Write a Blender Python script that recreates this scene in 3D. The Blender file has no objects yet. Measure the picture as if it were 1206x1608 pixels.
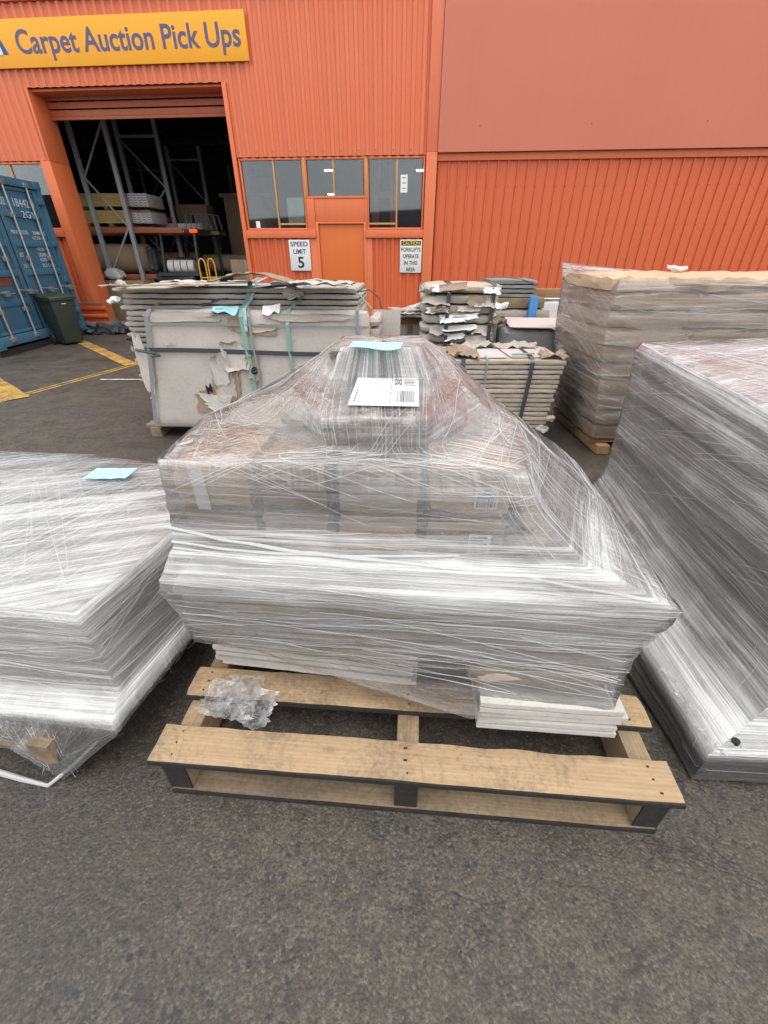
import bpy, bmesh, math, random
from mathutils import Vector, Matrix, noise
R = math.radians
C = bpy.context.scene.collection
SC = bpy.context.scene

# ------------------------------------------------------------------ camera
cam_d = bpy.data.cameras.new('camera')
cam = bpy.data.objects.new('camera', cam_d); C.objects.link(cam)
cam_d.sensor_fit = 'HORIZONTAL'; cam_d.sensor_width = 36.0
cam_d.lens = 36.0 * 665.0 / 1206.0
cam_d.clip_start = 0.05; cam_d.clip_end = 500
cam.location = (0, 0, 1.5)
cam.rotation_euler = (R(90 - 31.468), 0, 0)
SC.camera = cam

# ------------------------------------------------------------------ world, sun, exposure
SUN_EL, SUN_AZ = 70, 165          # azimuth measured clockwise from +Y
w = bpy.data.worlds.new('World'); SC.world = w; w.use_nodes = True
nt = w.node_tree; nt.nodes.clear()
sky = nt.nodes.new('ShaderNodeTexSky'); sky.sky_type = 'NISHITA'; sky.sun_disc = False
sky.sun_elevation = R(SUN_EL); sky.sun_rotation = R(SUN_AZ)
sky.dust_density = 4.0; sky.air_density = 1.0; sky.ozone_density = 1.0
hs = nt.nodes.new('ShaderNodeHueSaturation'); hs.inputs['Saturation'].default_value = 0.22
bg = nt.nodes.new('ShaderNodeBackground'); bg.inputs['Strength'].default_value = 0.15
ow = nt.nodes.new('ShaderNodeOutputWorld')
tcw = nt.nodes.new('ShaderNodeTexCoord'); cn = nt.nodes.new('ShaderNodeTexNoise'); cn.inputs['Scale'].default_value = 2.2; cn.inputs['Detail'].default_value = 6
cr_ = nt.nodes.new('ShaderNodeValToRGB'); cr_.color_ramp.elements[0].position = 0.3; cr_.color_ramp.elements[0].color = (6.3, 6.4, 6.6, 1); cr_.color_ramp.elements[1].position = 0.7; cr_.color_ramp.elements[1].color = (8.4, 8.4, 8.3, 1)
mxw = nt.nodes.new('ShaderNodeMix'); mxw.data_type = 'RGBA'; mxw.inputs[0].default_value = 0.82     # cloud cover
nt.links.new(tcw.outputs['Generated'], cn.inputs['Vector']); nt.links.new(cn.outputs['Fac'], cr_.inputs[0])
nt.links.new(sky.outputs[0], hs.inputs['Color']); nt.links.new(hs.outputs[0], mxw.inputs[6]); nt.links.new(cr_.outputs[0], mxw.inputs[7]); nt.links.new(mxw.outputs[2], bg.inputs[0]); nt.links.new(bg.outputs[0], ow.inputs[0])
sl = bpy.data.lights.new('sun', 'SUN'); sl.energy = 0.7; sl.angle = R(35); sl.color = (1, 0.96, 0.9)
so = bpy.data.objects.new('sun', sl); C.objects.link(so)
sd = Vector((math.sin(R(SUN_AZ)) * math.cos(R(SUN_EL)), math.cos(R(SUN_AZ)) * math.cos(R(SUN_EL)), math.sin(R(SUN_EL))))
so.rotation_euler = sd.to_track_quat('Z', 'Y').to_euler()
so.location = (0, 0, 20)
vs = SC.view_settings; vs.view_transform = 'Standard'; vs.look = 'None'; vs.gamma = 1.0; vs.use_curve_mapping = False
vs.exposure = 0.78
SC.cycles.max_bounces = 8; SC.cycles.transparent_max_bounces = 24; SC.cycles.diffuse_bounces = 4; SC.cycles.glossy_bounces = 4

# ------------------------------------------------------------------ node helpers
class NT:
    def __init__(s, name):
        s.m = bpy.data.materials.new(name); s.m.use_nodes = True
        s.t = s.m.node_tree; s.t.nodes.clear()
        s.out = s.n('ShaderNodeOutputMaterial')
    def n(s, k, **kw):
        o = s.t.nodes.new(k)
        for a, b in kw.items(): setattr(o, a, b)
        return o
    def l(s, a, b): s.t.links.new(a, b)
    def co(s, kind='Object', scale=(1, 1, 1), rot=(0, 0, 0), rnd=False):
        tc = s.n('ShaderNodeTexCoord'); mp = s.n('ShaderNodeMapping')
        mp.inputs['Scale'].default_value = scale; mp.inputs['Rotation'].default_value = rot
        src = tc.outputs[kind]
        if rnd:
            oi = s.n('ShaderNodeObjectInfo'); mu = s.n('ShaderNodeMath', operation='MULTIPLY'); mu.inputs[1].default_value = 37.0
            s.l(oi.outputs['Random'], mu.inputs[0])
            ad = s.n('ShaderNodeVectorMath', operation='ADD'); s.l(src, ad.inputs[0]); s.l(mu.outputs[0], ad.inputs[1]); src = ad.outputs[0]
        s.l(src, mp.inputs['Vector']); return mp.outputs[0]
    def noise(s, vec, scale, detail=4, rough=0.55, dist=0.0):
        n = s.n('ShaderNodeTexNoise'); n.inputs['Scale'].default_value = scale; n.inputs['Detail'].default_value = detail
        n.inputs['Roughness'].default_value = rough; n.inputs['Distortion'].default_value = dist
        s.l(vec, n.inputs['Vector']); return n.outputs['Fac']
    def ramp(s, fac, stops, interp='LINEAR'):
        r = s.n('ShaderNodeValToRGB'); r.color_ramp.interpolation = interp
        els = r.color_ramp.elements
        while len(els) < len(stops): els.new(0.5)
        for e, (p, c) in zip(els, stops):
            e.position = p
            e.color = (c, c, c, 1) if isinstance(c, (int, float)) else (*c, 1)
        s.l(fac, r.inputs[0]); return r.outputs['Color']
    def mix(s, fac, a, b, mode='MIX'):
        m = s.n('ShaderNodeMix', data_type='RGBA', blend_type=mode)
        for sock, v in ((m.inputs[0], fac), (m.inputs[6], a), (m.inputs[7], b)):
            if hasattr(v, 'is_linked'): s.l(v, sock)
            elif isinstance(v, (int, float)): sock.default_value = v if sock.type == 'VALUE' else (v, v, v, 1)
            else: sock.default_value = (*v, 1)
        return m.outputs[2]
    def math(s, op, a, b=0.0, clamp=False):
        m = s.n('ShaderNodeMath', operation=op, use_clamp=clamp)
        for sock, v in ((m.inputs[0], a), (m.inputs[1], b)):
            if hasattr(v, 'is_linked'): s.l(v, sock)
            else: sock.default_value = v
        return m.outputs[0]
    def bump(s, h, strength=0.3, dist=0.01, normal=None):
        b = s.n('ShaderNodeBump'); b.inputs['Strength'].default_value = strength; b.inputs['Distance'].default_value = dist
        s.l(h, b.inputs['Height'])
        if normal is not None: s.l(normal, b.inputs['Normal'])
        return b.outputs[0]
    def pbr(s, color, rough=0.6, normal=None, metal=0.0, spec=0.5, coat=0.0):
        p = s.n('ShaderNodeBsdfPrincipled')
        for nm, v in (('Base Color', color), ('Roughness', rough), ('Metallic', metal), ('Specular IOR Level', spec), ('Coat Weight', coat)):
            if hasattr(v, 'is_linked'): s.l(v, p.inputs[nm])
            elif isinstance(v, (int, float)): p.inputs[nm].default_value = v
            else: p.inputs[nm].default_value = (*v, 1)
        if normal is not None: s.l(normal, p.inputs['Normal'])
        s.l(p.outputs[0], s.out.inputs[0]); return p

M = {}
def paint(name, col, rough=0.5, dirt=(0.1, 0.08, 0.06), amt=0.25, fade=None, metal=0.0, scale=1.0, spec=0.5):
    t = NT(name); v = t.co('Object', rnd=True)
    a = t.noise(v, 1.3 * scale, 6, 0.6); b = t.noise(v, 22 * scale, 5, 0.65)
    c = t.mix(t.ramp(a, [(0.35, 0.0), (0.75, 1.0)]), col, fade or tuple(min(1, x * 1.12 + 0.01) for x in col))
    d = t.math('MULTIPLY', t.ramp(b, [(0.52, 0.0), (0.78, 1.0)]), amt)
    c = t.mix(d, c, dirt)
    t.pbr(c, t.math('ADD', t.math('MULTIPLY', b, 0.2), rough - 0.1), t.bump(b, 0.08, 0.004), metal, spec)
    M[name] = t.m; return t.m
def plain(name, col, rough=0.6, metal=0.0, bump=0.0, scale=60, var=0.15):
    t = NT(name); v = t.co('Object', rnd=True); a = t.noise(v, scale, 4)
    c = t.mix(a, tuple(x * (1 - var) for x in col), tuple(min(1, x * (1 + var)) for x in col))
    t.pbr(c, rough, t.bump(a, bump, 0.003) if bump else None, metal)
    M[name] = t.m; return t.m

def wall_paint(name, col, fade, streak=0.35, pat=None):
    t = NT(name); v = t.co('Object')
    big = t.noise(v, 0.5, 4); fine = t.noise(v, 30, 5, 0.7)
    vert = t.noise(t.co('Object', (9, 9, 0.35)), 1.0, 5, 0.6)
    c = t.mix(t.ramp(big, [(0.3, 0.0), (0.7, 1.0)]), col, fade)
    c = t.mix(t.math('MULTIPLY', t.ramp(vert, [(0.5, 0.0), (0.8, 1.0)]), streak), c, tuple(x * 0.72 for x in col))
    c = t.mix(t.math('MULTIPLY', t.ramp(fine, [(0.6, 0.0), (0.8, 1.0)]), 0.22), c, (0.22, 0.07, 0.035))
    t.pbr(c, t.math('ADD', t.math('MULTIPLY', fine, 0.25), 0.38), t.bump(fine, 0.05, 0.004))
    M[name] = t.m
wall_paint('orange_wall', (0.64, 0.145, 0.052), (0.66, 0.172, 0.082))
wall_paint('orange_rib', (0.58, 0.108, 0.030), (0.60, 0.122, 0.042))
wall_paint('orange_faded', (0.49, 0.138, 0.080), (0.52, 0.155, 0.096), 0.12)
wall_paint('orange_trim', (0.64, 0.148, 0.046), (0.66, 0.165, 0.065))
wall_paint('orange_door', (0.58, 0.12, 0.012), (0.60, 0.13, 0.016), 0.15)
wall_paint('shutter_orange', (0.40, 0.095, 0.038), (0.44, 0.11, 0.045), 0.5)
plain('mullion', (0.50, 0.26, 0.08), 0.6)
plain('dark_steel', (0.075, 0.085, 0.095), 0.5, 0.3)
plain('rack_steel', (0.42, 0.46, 0.49), 0.5, 0.2)
plain('beam_orange', (0.40, 0.12, 0.05), 0.5)
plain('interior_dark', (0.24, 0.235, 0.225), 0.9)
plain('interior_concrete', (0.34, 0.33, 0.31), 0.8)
plain('black_rubber', (0.018, 0.018, 0.018), 0.7)
plain('black_plastic', (0.03, 0.032, 0.034), 0.45)
plain('strap_dark', (0.055, 0.06, 0.066), 0.38, 0, 0.3, 90)
plain('strap_grey', (0.24, 0.25, 0.25), 0.42, 0, 0.3, 90)
plain('strap_green', (0.20, 0.36, 0.30), 0.4, 0, 0.3, 90)
plain('strap_blue', (0.34, 0.50, 0.56), 0.4, 0, 0.3, 90)
plain('strap_yellow', (0.42, 0.36, 0.12), 0.45)
plain('bin_green', (0.022, 0.035, 0.024), 0.45, 0, 0.2, 40)
plain('sign_white', (0.66, 0.67, 0.66), 0.45, 0, 0, 8, 0.06)
plain('sign_black', (0.015, 0.015, 0.018), 0.5)
plain('sign_navy', (0.035, 0.045, 0.13), 0.5)
plain('sign_yellow', (0.75, 0.58, 0.03), 0.5)
plain('sign_amber', (0.80, 0.34, 0.006), 0.42, 0, 0, 3, 0.05)
plain('sign_violet', (0.085, 0.075, 0.16), 0.5)
plain('logo_blue', (0.02, 0.06, 0.22), 0.5)
plain('paper_blue', (0.36, 0.68, 0.76), 0.7, 0, 0.1, 20, 0.05)
plain('paper_white', (0.74, 0.74, 0.73), 0.7, 0, 0.1, 20, 0.05)
plain('print_grey', (0.10, 0.10, 0.11), 0.8)
plain('galvanised', (0.42, 0.43, 0.44), 0.4, 0.7)
plain('rust', (0.15, 0.05, 0.025), 0.9, 0, 0.3)
plain('yellow_plank', (0.62, 0.46, 0.17), 0.7)
plain('carpet_beige', (0.42, 0.29, 0.17), 0.95, 0, 0.4, 120)
plain('trolley_yellow', (0.70, 0.36, 0.02), 0.4)
plain('red_plastic', (0.62, 0.06, 0.03), 0.4)
plain('container_text', (0.55, 0.62, 0.66), 0.6)
plain('blue_post', (0.05, 0.22, 0.50), 0.5)
plain('nail', (0.06, 0.05, 0.045), 0.5, 0.8)
plain('purple_box', (0.36, 0.34, 0.52), 0.6)
plain('clear_plastic_rag', (0.08, 0.085, 0.09), 0.35, 0, 0.5, 30, 0.6)
paint('container_blue', (0.040, 0.135, 0.22), 0.5, (0.12, 0.08, 0.06), 0.5, (0.06, 0.17, 0.25))

# asphalt -----------------------------------------------------------------
def asphalt():
    t = NT('asphalt'); v = t.co('Object')
    big = t.noise(v, 0.55, 5, 0.6); mid = t.noise(v, 4.5, 6, 0.7); fine = t.noise(v, 120, 5, 0.75)
    vo = t.n('ShaderNodeTexVoronoi'); vo.inputs['Scale'].default_value = 110; t.l(v, vo.inputs['Vector'])
    vo2 = t.n('ShaderNodeTexVoronoi'); vo2.inputs['Scale'].default_value = 40; t.l(v, vo2.inputs['Vector'])
    mot = t.noise(v, 17, 5, 0.7)
    base = t.mix(t.ramp(t.math('ADD', t.math('MULTIPLY', mid, 0.55), t.math('MULTIPLY', mot, 0.5)), [(0.40, 0.0), (0.66, 1.0)]), (0.029, 0.024, 0.019), (0.138, 0.113, 0.081))
    base = t.mix(t.math('MULTIPLY', t.ramp(big, [(0.40, 0.0), (0.58, 1.0)]), 0.70), base, (0.058, 0.052, 0.046))
    # scattered aggregate, each stone its own tint
    sep = t.n('ShaderNodeSeparateColor'); t.l(vo2.outputs['Color'], sep.inputs[0])
    pick = t.math('MULTIPLY', t.ramp(sep.outputs[0], [(0.44, 0.0), (0.48, 1.0)]), t.ramp(vo2.outputs['Distance'], [(0.30, 1.0), (0.44, 0.0)]))
    patch = t.ramp(t.noise(v, 2.2, 3), [(0.42, 0.25), (0.58, 1.0)])
    base = t.mix(t.math('MULTIPLY', t.math('MULTIPLY', pick, patch), 0.9), base, (0.020, 0.022, 0.026))
    sep1 = t.n('ShaderNodeSeparateColor'); t.l(vo.outputs['Color'], sep1.inputs[0])
    base = t.mix(t.math('MULTIPLY', t.ramp(sep1.outputs[1], [(0.55, 0.0), (0.95, 1.0)]), 0.6), base, (0.170, 0.145, 0.112))
    base = t.mix(t.math('MULTIPLY', t.ramp(fine, [(0.42, 1.0), (0.58, 0.0)]), 0.7), base, (0.026, 0.024, 0.023))
    damp = t.ramp(t.noise(v, 0.9, 5, 0.65), [(0.50, 0.0), (0.66, 1.0)])
    base = t.mix(t.math('MULTIPLY', damp, 0.5), base, (0.030, 0.026, 0.022))
    rusty = t.ramp(t.noise(v, 3.1, 4), [(0.62, 0.0), (0.75, 1.0)])
    base = t.mix(t.math('MULTIPLY', rusty, 0.3), base, (0.12, 0.075, 0.045))
    # cracks
    wv = t.n('ShaderNodeVectorMath', operation='ADD'); nz = t.n('ShaderNodeTexNoise'); nz.inputs['Scale'].default_value = 3.0; nz.inputs['Detail'].default_value = 5
    t.l(v, nz.inputs['Vector']); sc = t.n('ShaderNodeVectorMath', operation='SCALE'); sc.inputs['Scale'].default_value = 0.45
    t.l(nz.outputs['Color'], sc.inputs[0]); t.l(v, wv.inputs[0]); t.l(sc.outputs[0], wv.inputs[1])
    vc = t.n('ShaderNodeTexVoronoi', feature='DISTANCE_TO_EDGE'); vc.inputs['Scale'].default_value = 0.95; t.l(wv.outputs[0], vc.inputs['Vector'])
    cr = t.math('MULTIPLY', t.ramp(vc.outputs['Distance'], [(0.0, 1.0), (0.0045, 0.0)]), t.ramp(t.noise(v, 1.1, 2), [(0.42, 0.0), (0.52, 1.0)]))
    base = t.mix(t.math('MULTIPLY', cr, 0.6), base, (0.012, 0.011, 0.01))
    h = t.math('ADD', t.math('MULTIPLY', fine, 0.6), t.math('MULTIPLY', t.ramp(vo.outputs['Distance'], [(0.0, 1.0), (0.6, 0.0)]), 0.5))
    h = t.math('SUBTRACT', h, t.math('MULTIPLY', cr, 0.35))
    t.pbr(base, t.math('SUBTRACT', t.math('ADD', t.math('MULTIPLY', mid, 0.5), 0.32), t.math('MULTIPLY', damp, 0.16)), t.bump(h, 0.6, 0.005), 0, 0.45)
    M['asphalt'] = t.m
asphalt()
def road_paint(name, col):
    t = NT(name); v = t.co('Object')
    f = t.noise(v, 40, 6, 0.75); b = t.noise(v, 5, 4)
    wear = t.ramp(t.math('ADD', t.math('MULTIPLY', f, 0.7), t.math('MULTIPLY', b, 0.5)), [(0.5, 0.0), (0.72, 1.0)])
    c = t.mix(wear, col, (0.10, 0.085, 0.06))
    t.pbr(c, 0.65, t.bump(f, 0.4, 0.004)); M[name] = t.m
road_paint('yellow_paint', (0.52, 0.30, 0.035)); road_paint('white_paint', (0.55, 0.55, 0.53))

def wood(name, a, b, dark, along='X', dirt=0.35):
    t = NT(name)
    sc = (1.2, 16, 16) if along == 'X' else (16, 1.2, 16)
    v = t.co('Object', sc, rnd=True); v2 = t.co('Object', rnd=True)
    g = t.noise(v, 2.2, 6, 0.6, 0.6); f = t.noise(v2, 55, 5, 0.7); s = t.noise(v2, 3.0, 5, 0.65)
    wv = t.n('ShaderNodeTexWave', wave_type='BANDS', bands_direction='Y' if along == 'X' else 'X'); wv.inputs['Scale'].default_value = 3.0
    wv.inputs['Distortion'].default_value = 9; wv.inputs['Detail'].default_value = 3; wv.inputs['Detail Scale'].default_value = 0.7
    t.l(t.co('Object', (0.9, 9, 9) if along == 'X' else (9, .9, 9), rnd=True), wv.inputs['Vector'])
    c = t.mix(t.ramp(g, [(0.3, 0.0), (0.7, 1.0)]), a, b)
    oi = t.n('ShaderNodeObjectInfo')
    c = t.mix(t.math('MULTIPLY', oi.outputs['Random'], 0.32), c, tuple(x * f for x, f in zip(a, (0.62, 0.66, 0.74))))
    c = t.mix(t.math('MULTIPLY', wv.outputs['Fac'], 0.28), c, tuple(x * 0.6 for x in a))
    # knots
    vo = t.n('ShaderNodeTexVoronoi'); vo.inputs['Scale'].default_value = 1.0; t.l(t.co('Object', (3.2, 6.5, 3), rnd=True), vo.inputs['Vector'])
    k = t.ramp(vo.outputs['Distance'], [(0.05, 1.0), (0.13, 0.0)])
    c = t.mix(t.math('MULTIPLY', k, 0.6), c, tuple(x * 0.35 for x in a))
    c = t.mix(t.math('MULTIPLY', t.ramp(t.math('ADD', t.math('MULTIPLY', f, .5), t.math('MULTIPLY', s, .6)), [(0.52, 0.0), (0.72, 1.0)]), dirt), c, dark)
    c = t.mix(t.math('MULTIPLY', t.ramp(t.noise(v2, 1.7, 6, 0.7), [(0.48, 0.0), (0.70, 1.0)]), 0.55), c, tuple(x * 0.5 for x in (a[0] * .8, a[1] * .92, a[2] * 1.25)))
    c = t.mix(t.math('MULTIPLY', t.ramp(t.noise(t.co('Object', (2.5, 30, 30), rnd=True), 1.6, 5, 0.8), [(0.63, 0.0), (0.72, 1.0)]), 0.6), c, dark)
    t.pbr(c, 0.75, t.bump(t.math('ADD', g, t.math('MULTIPLY', f, .5)), 0.25, 0.004)); M[name] = t.m
wood('pine', (0.41, 0.275, 0.15), (0.53, 0.375, 0.22), (0.10, 0.08, 0.062), 'X', 0.75)
wood('pine_y', (0.30, 0.21, 0.115), (0.44, 0.32, 0.18), (0.07, 0.055, 0.04), 'Y', 0.6)
wood('pine_old', (0.24, 0.17, 0.10), (0.38, 0.28, 0.17), (0.06, 0.05, 0.04), 'X', 0.7)
wood('timber_brown', (0.30, 0.17, 0.07), (0.42, 0.26, 0.12), (0.08, 0.05, 0.03), 'X', 0.4)
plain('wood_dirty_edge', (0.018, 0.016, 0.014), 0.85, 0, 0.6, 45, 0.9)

def card(name, a, b, stain, amt=0.5, flute=0.0):
    t = NT(name); v = t.co('Object', rnd=True)
    n1 = t.noise(v, 3.5, 6, 0.65); n2 = t.noise(v, 40, 5, 0.7); n3 = t.noise(t.co('Object', (3, 3, 60), rnd=True), 1.5, 4)
    oi = t.n('ShaderNodeObjectInfo')
    c = t.mix(t.ramp(n1, [(0.3, 0.0), (0.72, 1.0)]), a, b)
    c = t.mix(t.math('MULTIPLY', oi.outputs['Random'], 0.4), c, tuple(x * 0.72 for x in a))
    c = t.mix(t.math('MULTIPLY', t.ramp(n2, [(0.52, 0.0), (0.75, 1.0)]), amt), c, stain)
    c = t.mix(t.math('MULTIPLY', t.ramp(n3, [(0.55, 0.0), (0.8, 1.0)]), amt * 0.6), c, stain)
    h = t.math('ADD', n1, t.math('MULTIPLY', n2, 0.35))
    if flute:
        wv = t.n('ShaderNodeTexWave', bands_direction='X'); wv.inputs['Scale'].default_value = 30; t.l(v, wv.inputs['Vector'])
        h = t.math('ADD', h, t.math('MULTIPLY', wv.outputs['Fac'], flute))
    t.pbr(c, 0.85, t.bump(h, 0.35, 0.006), 0, 0.25); M[name] = t.m
card('card_grey', (0.40, 0.36, 0.315), (0.52, 0.475, 0.425), (0.22, 0.17, 0.13), 0.45)
card('card_white', (0.48, 0.44, 0.40), (0.58, 0.545, 0.505), (0.26, 0.21, 0.17), 0.4)
card('card_tan', (0.34, 0.25, 0.17), (0.44, 0.34, 0.24), (0.16, 0.10, 0.06), 0.5)
card('card_beige', (0.43, 0.36, 0.29), (0.52, 0.45, 0.37), (0.20, 0.14, 0.09), 0.55)
card('card_light', (0.64, 0.50, 0.385), (0.72, 0.60, 0.49), (0.30, 0.19, 0.12), 0.5)
card('card_warm', (0.54, 0.38, 0.25), (0.62, 0.47, 0.33), (0.24, 0.14, 0.08), 0.5)
card('kraft_torn', (0.29, 0.215, 0.15), (0.40, 0.32, 0.24), (0.14, 0.08, 0.05), 0.6, 0.7)
card('card_brown', (0.27, 0.19, 0.13), (0.37, 0.275, 0.20), (0.10, 0.065, 0.045), 0.6)
card('card_pinkish', (0.34, 0.14, 0.12), (0.44, 0.22, 0.19), (0.2, 0.09, 0.08), 0.3)
card('tile_edge', (0.52, 0.50, 0.47), (0.62, 0.60, 0.57), (0.25, 0.21, 0.18), 0.4)
card('tile_pink', (0.55, 0.45, 0.43), (0.62, 0.54, 0.52), (0.4, 0.33, 0.3), 0.25)
card('tile_grey', (0.20, 0.20, 0.195), (0.29, 0.29, 0.28), (0.1, 0.09, 0.08), 0.5)
card('slate_load', (0.14, 0.143, 0.153), (0.20, 0.202, 0.21), (0.19, 0.15, 0.10), 0.35)

def film_mat(name, body=(0.84, 0.845, 0.85), gain=1.0, gloss=1.0):
    """Stretch film: clear plastic with white stretch streaks along the pull direction (UV), wrinkled and glossy."""
    t = NT(name)
    lay = t.n('ShaderNodeAttribute', attribute_name='layers_glare').outputs['Fac']; rad = t.n('ShaderNodeAttribute', attribute_name='radial').outputs['Fac']
    def R_(f, lo, hi): return t.ramp(f, [(lo, 0.0), (hi, 1.0)])
    a1 = t.noise(t.co('UV', (1.1, 150, 1), (0, 0, R(1.5))), 1.0, 4, 0.7); a2 = t.noise(t.co('UV', (1.6, 62, 1), (0, 0, R(-6))), 1.0, 3, 0.65)
    r1 = t.noise(t.co('UV', (120, 1.6, 1), (0, 0, R(2))), 1.0, 4, 0.7); r2 = t.noise(t.co('UV', (48, 1.4, 1), (0, 0, R(-5))), 1.0, 3, 0.65)
    s1 = t.mix(rad, a1, r1); s2 = t.mix(rad, a2, r2)
    s3 = t.noise(t.co('UV', (2.0, 120, 1), (0, 0, R(33))), 1.0, 3, 0.7); s4 = t.noise(t.co('UV', (2.5, 100, 1), (0, 0, R(-47))), 1.0, 3, 0.7)
    big = t.noise(t.co('UV', (2, 3.5, 1)), 1.4, 4)
    cross = t.math('MAXIMUM', R_(s3, 0.55, 0.72), R_(s4, 0.57, 0.74))
    st = t.math('ADD', t.math('MULTIPLY', R_(s1, 0.38, 0.68), 0.50), t.math('MULTIPLY', R_(s2, 0.42, 0.72), 0.35))
    st = t.math('ADD', st, t.math('MULTIPLY', cross, 0.22))
    st = t.math('ADD', st, t.math('MULTIPLY', R_(big, 0.35, 0.7), 0.25))
    b1 = t.noise(t.co('UV', (0.7, 17, 1), (0, 0, R(4))), 1.0, 3, 0.6, 0.4); b2 = t.noise(t.co('UV', (15, 1.0, 1), (0, 0, R(-6))), 1.0, 3, 0.6, 0.4); b3 = t.noise(t.co('UV', (3.2, 4.4, 1), (0, 0, R(20))), 1.0, 3, 0.6, 0.8)
    band = t.math('ADD', t.ramp(t.mix(rad, b1, b2), [(0.34, 0.40), (0.50, 0.88), (0.64, 1.45)]), t.ramp(b3, [(0.38, -0.0), (0.68, 0.45)]))
    o1 = t.noise(t.co('UV', (0.35, 7, 1), (0, 0, R(5))), 1.0, 1, 0.4, 0.2); o2 = t.noise(t.co('UV', (6, 0.5, 1), (0, 0, R(-9))), 1.0, 1, 0.4, 0.2); o3 = t.noise(t.co('UV', (1.2, 5.5, 1), (0, 0, R(-24))), 1.0, 1, 0.4, 0.2)
    band = t.math('MULTIPLY', band, t.math('ADD', t.ramp(t.mix(rad, o1, o2), [(0.49, 0.72), (0.505, 1.12)]), t.ramp(o3, [(0.55, 0.0), (0.56, 0.22)])))
    fac = t.math('MINIMUM', t.math('MULTIPLY', t.math('ADD', t.math('MULTIPLY', st, 1.05), 0.04), t.math('MULTIPLY', t.math('MULTIPLY', lay, gain), band), True), 0.94)
    wr = t.noise(t.co('UV', (9, 20, 1), (0, 0, R(12))), 1.0, 5, 0.65, 1.5); w2 = t.noise(t.co('UV', (26, 34, 1), (0, 0, R(30))), 1.0, 3, 0.6, 2.0)
    h = t.math('ADD', t.math('MULTIPLY', s1, 0.30), t.math('ADD', t.math('MULTIPLY', wr, 0.8), t.math('MULTIPLY', w2, 0.35)))
    nrm = t.bump(h, 0.75, 0.014); nsoft = t.bump(h, 0.25, 0.01)
    df = t.n('ShaderNodeBsdfDiffuse'); df.inputs[0].default_value = (*body, 1); t.l(nsoft, df.inputs['Normal'])
    tl = t.n('ShaderNodeBsdfTranslucent'); tl.inputs[0].default_value = (*body, 1); t.l(nsoft, tl.inputs['Normal'])
    white = t.n('ShaderNodeMixShader'); white.inputs[0].default_value = 0.28; t.l(df.outputs[0], white.inputs[1]); t.l(tl.outputs[0], white.inputs[2])
    tr = t.n('ShaderNodeBsdfTransparent'); tr.inputs[0].default_value = (0.98, 0.98, 0.98, 1)
    mx = t.n('ShaderNodeMixShader'); t.l(fac, mx.inputs[0]); t.l(tr.outputs[0], mx.inputs[1]); t.l(white.outputs[0], mx.inputs[2])
    gl = t.n('ShaderNodeBsdfGlossy'); gl.inputs['Roughness'].default_value = 0.10; t.l(nrm, gl.inputs['Normal'])
    fr = t.n('ShaderNodeFresnel'); fr.inputs['IOR'].default_value = 1.5; t.l(nrm, fr.inputs['Normal'])
    m2 = t.n('ShaderNodeMixShader'); t.l(t.math('MULTIPLY', fr.outputs[0], 2.4 * gloss, True), m2.inputs[0]); t.l(mx.outputs[0], m2.inputs[1]); t.l(gl.outputs[0], m2.inputs[2])
    t.l(m2.outputs[0], t.out.inputs[0]); M[name] = t.m
film_mat('film'); film_mat('film_thin', (0.88, 0.83, 0.78), 0.52, 0.6)
def strand_mat():
    t = NT('film_strand')
    df = t.n('ShaderNodeBsdfDiffuse'); df.inputs[0].default_value = (0.82, 0.83, 0.84, 1)
    tl = t.n('ShaderNodeBsdfTranslucent'); tl.inputs[0].default_value = (0.8, 0.8, 0.8, 1)
    gl = t.n('ShaderNodeBsdfGlossy'); gl.inputs['Roughness'].default_value = 0.2
    tr = t.n('ShaderNodeBsdfTransparent')
    a = t.n('ShaderNodeMixShader'); a.inputs[0].default_value = 0.45; t.l(df.outputs[0], a.inputs[1]); t.l(tl.outputs[0], a.inputs[2])
    b = t.n('ShaderNodeMixShader'); b.inputs[0].default_value = 0.12; t.l(a.outputs[0], b.inputs[1]); t.l(gl.outputs[0], b.inputs[2])
    c = t.n('ShaderNodeMixShader'); c.inputs[0].default_value = 0.70; t.l(tr.outputs[0], c.inputs[1]); t.l(b.outputs[0], c.inputs[2])
    t.l(c.outputs[0], t.out.inputs[0]); M['film_strand'] = t.m
strand_mat()
def crumple_mat():
    t = NT('film_crumple'); v = t.co('Object'); n = t.noise(v, 26, 4, 0.6, 1.5); nr = t.bump(n, 0.25, 0.01)
    tr = t.n('ShaderNodeBsdfTransparent'); tr.inputs[0].default_value = (0.94, 0.94, 0.94, 1)
    df = t.n('ShaderNodeBsdfDiffuse'); df.inputs[0].default_value = (0.75, 0.75, 0.75, 1); t.l(nr, df.inputs['Normal'])
    gl = t.n('ShaderNodeBsdfGlossy'); gl.inputs['Roughness'].default_value = 0.15; t.l(nr, gl.inputs['Normal'])
    a = t.n('ShaderNodeMixShader'); t.l(t.ramp(n, [(0.42, 0.04), (0.72, 0.24)]), a.inputs[0]); t.l(tr.outputs[0], a.inputs[1]); t.l(df.outputs[0], a.inputs[2])
    c = t.n('ShaderNodeMixShader'); c.inputs[0].default_value = 0.06; t.l(a.outputs[0], c.inputs[1]); t.l(gl.outputs[0], c.inputs[2])
    t.l(c.outputs[0], t.out.inputs[0]); M['film_crumple'] = t.m
crumple_mat()
plain('base_black', (0.026, 0.031, 0.036), 0.5, 0, 0.4, 30, 0.5)
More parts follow.
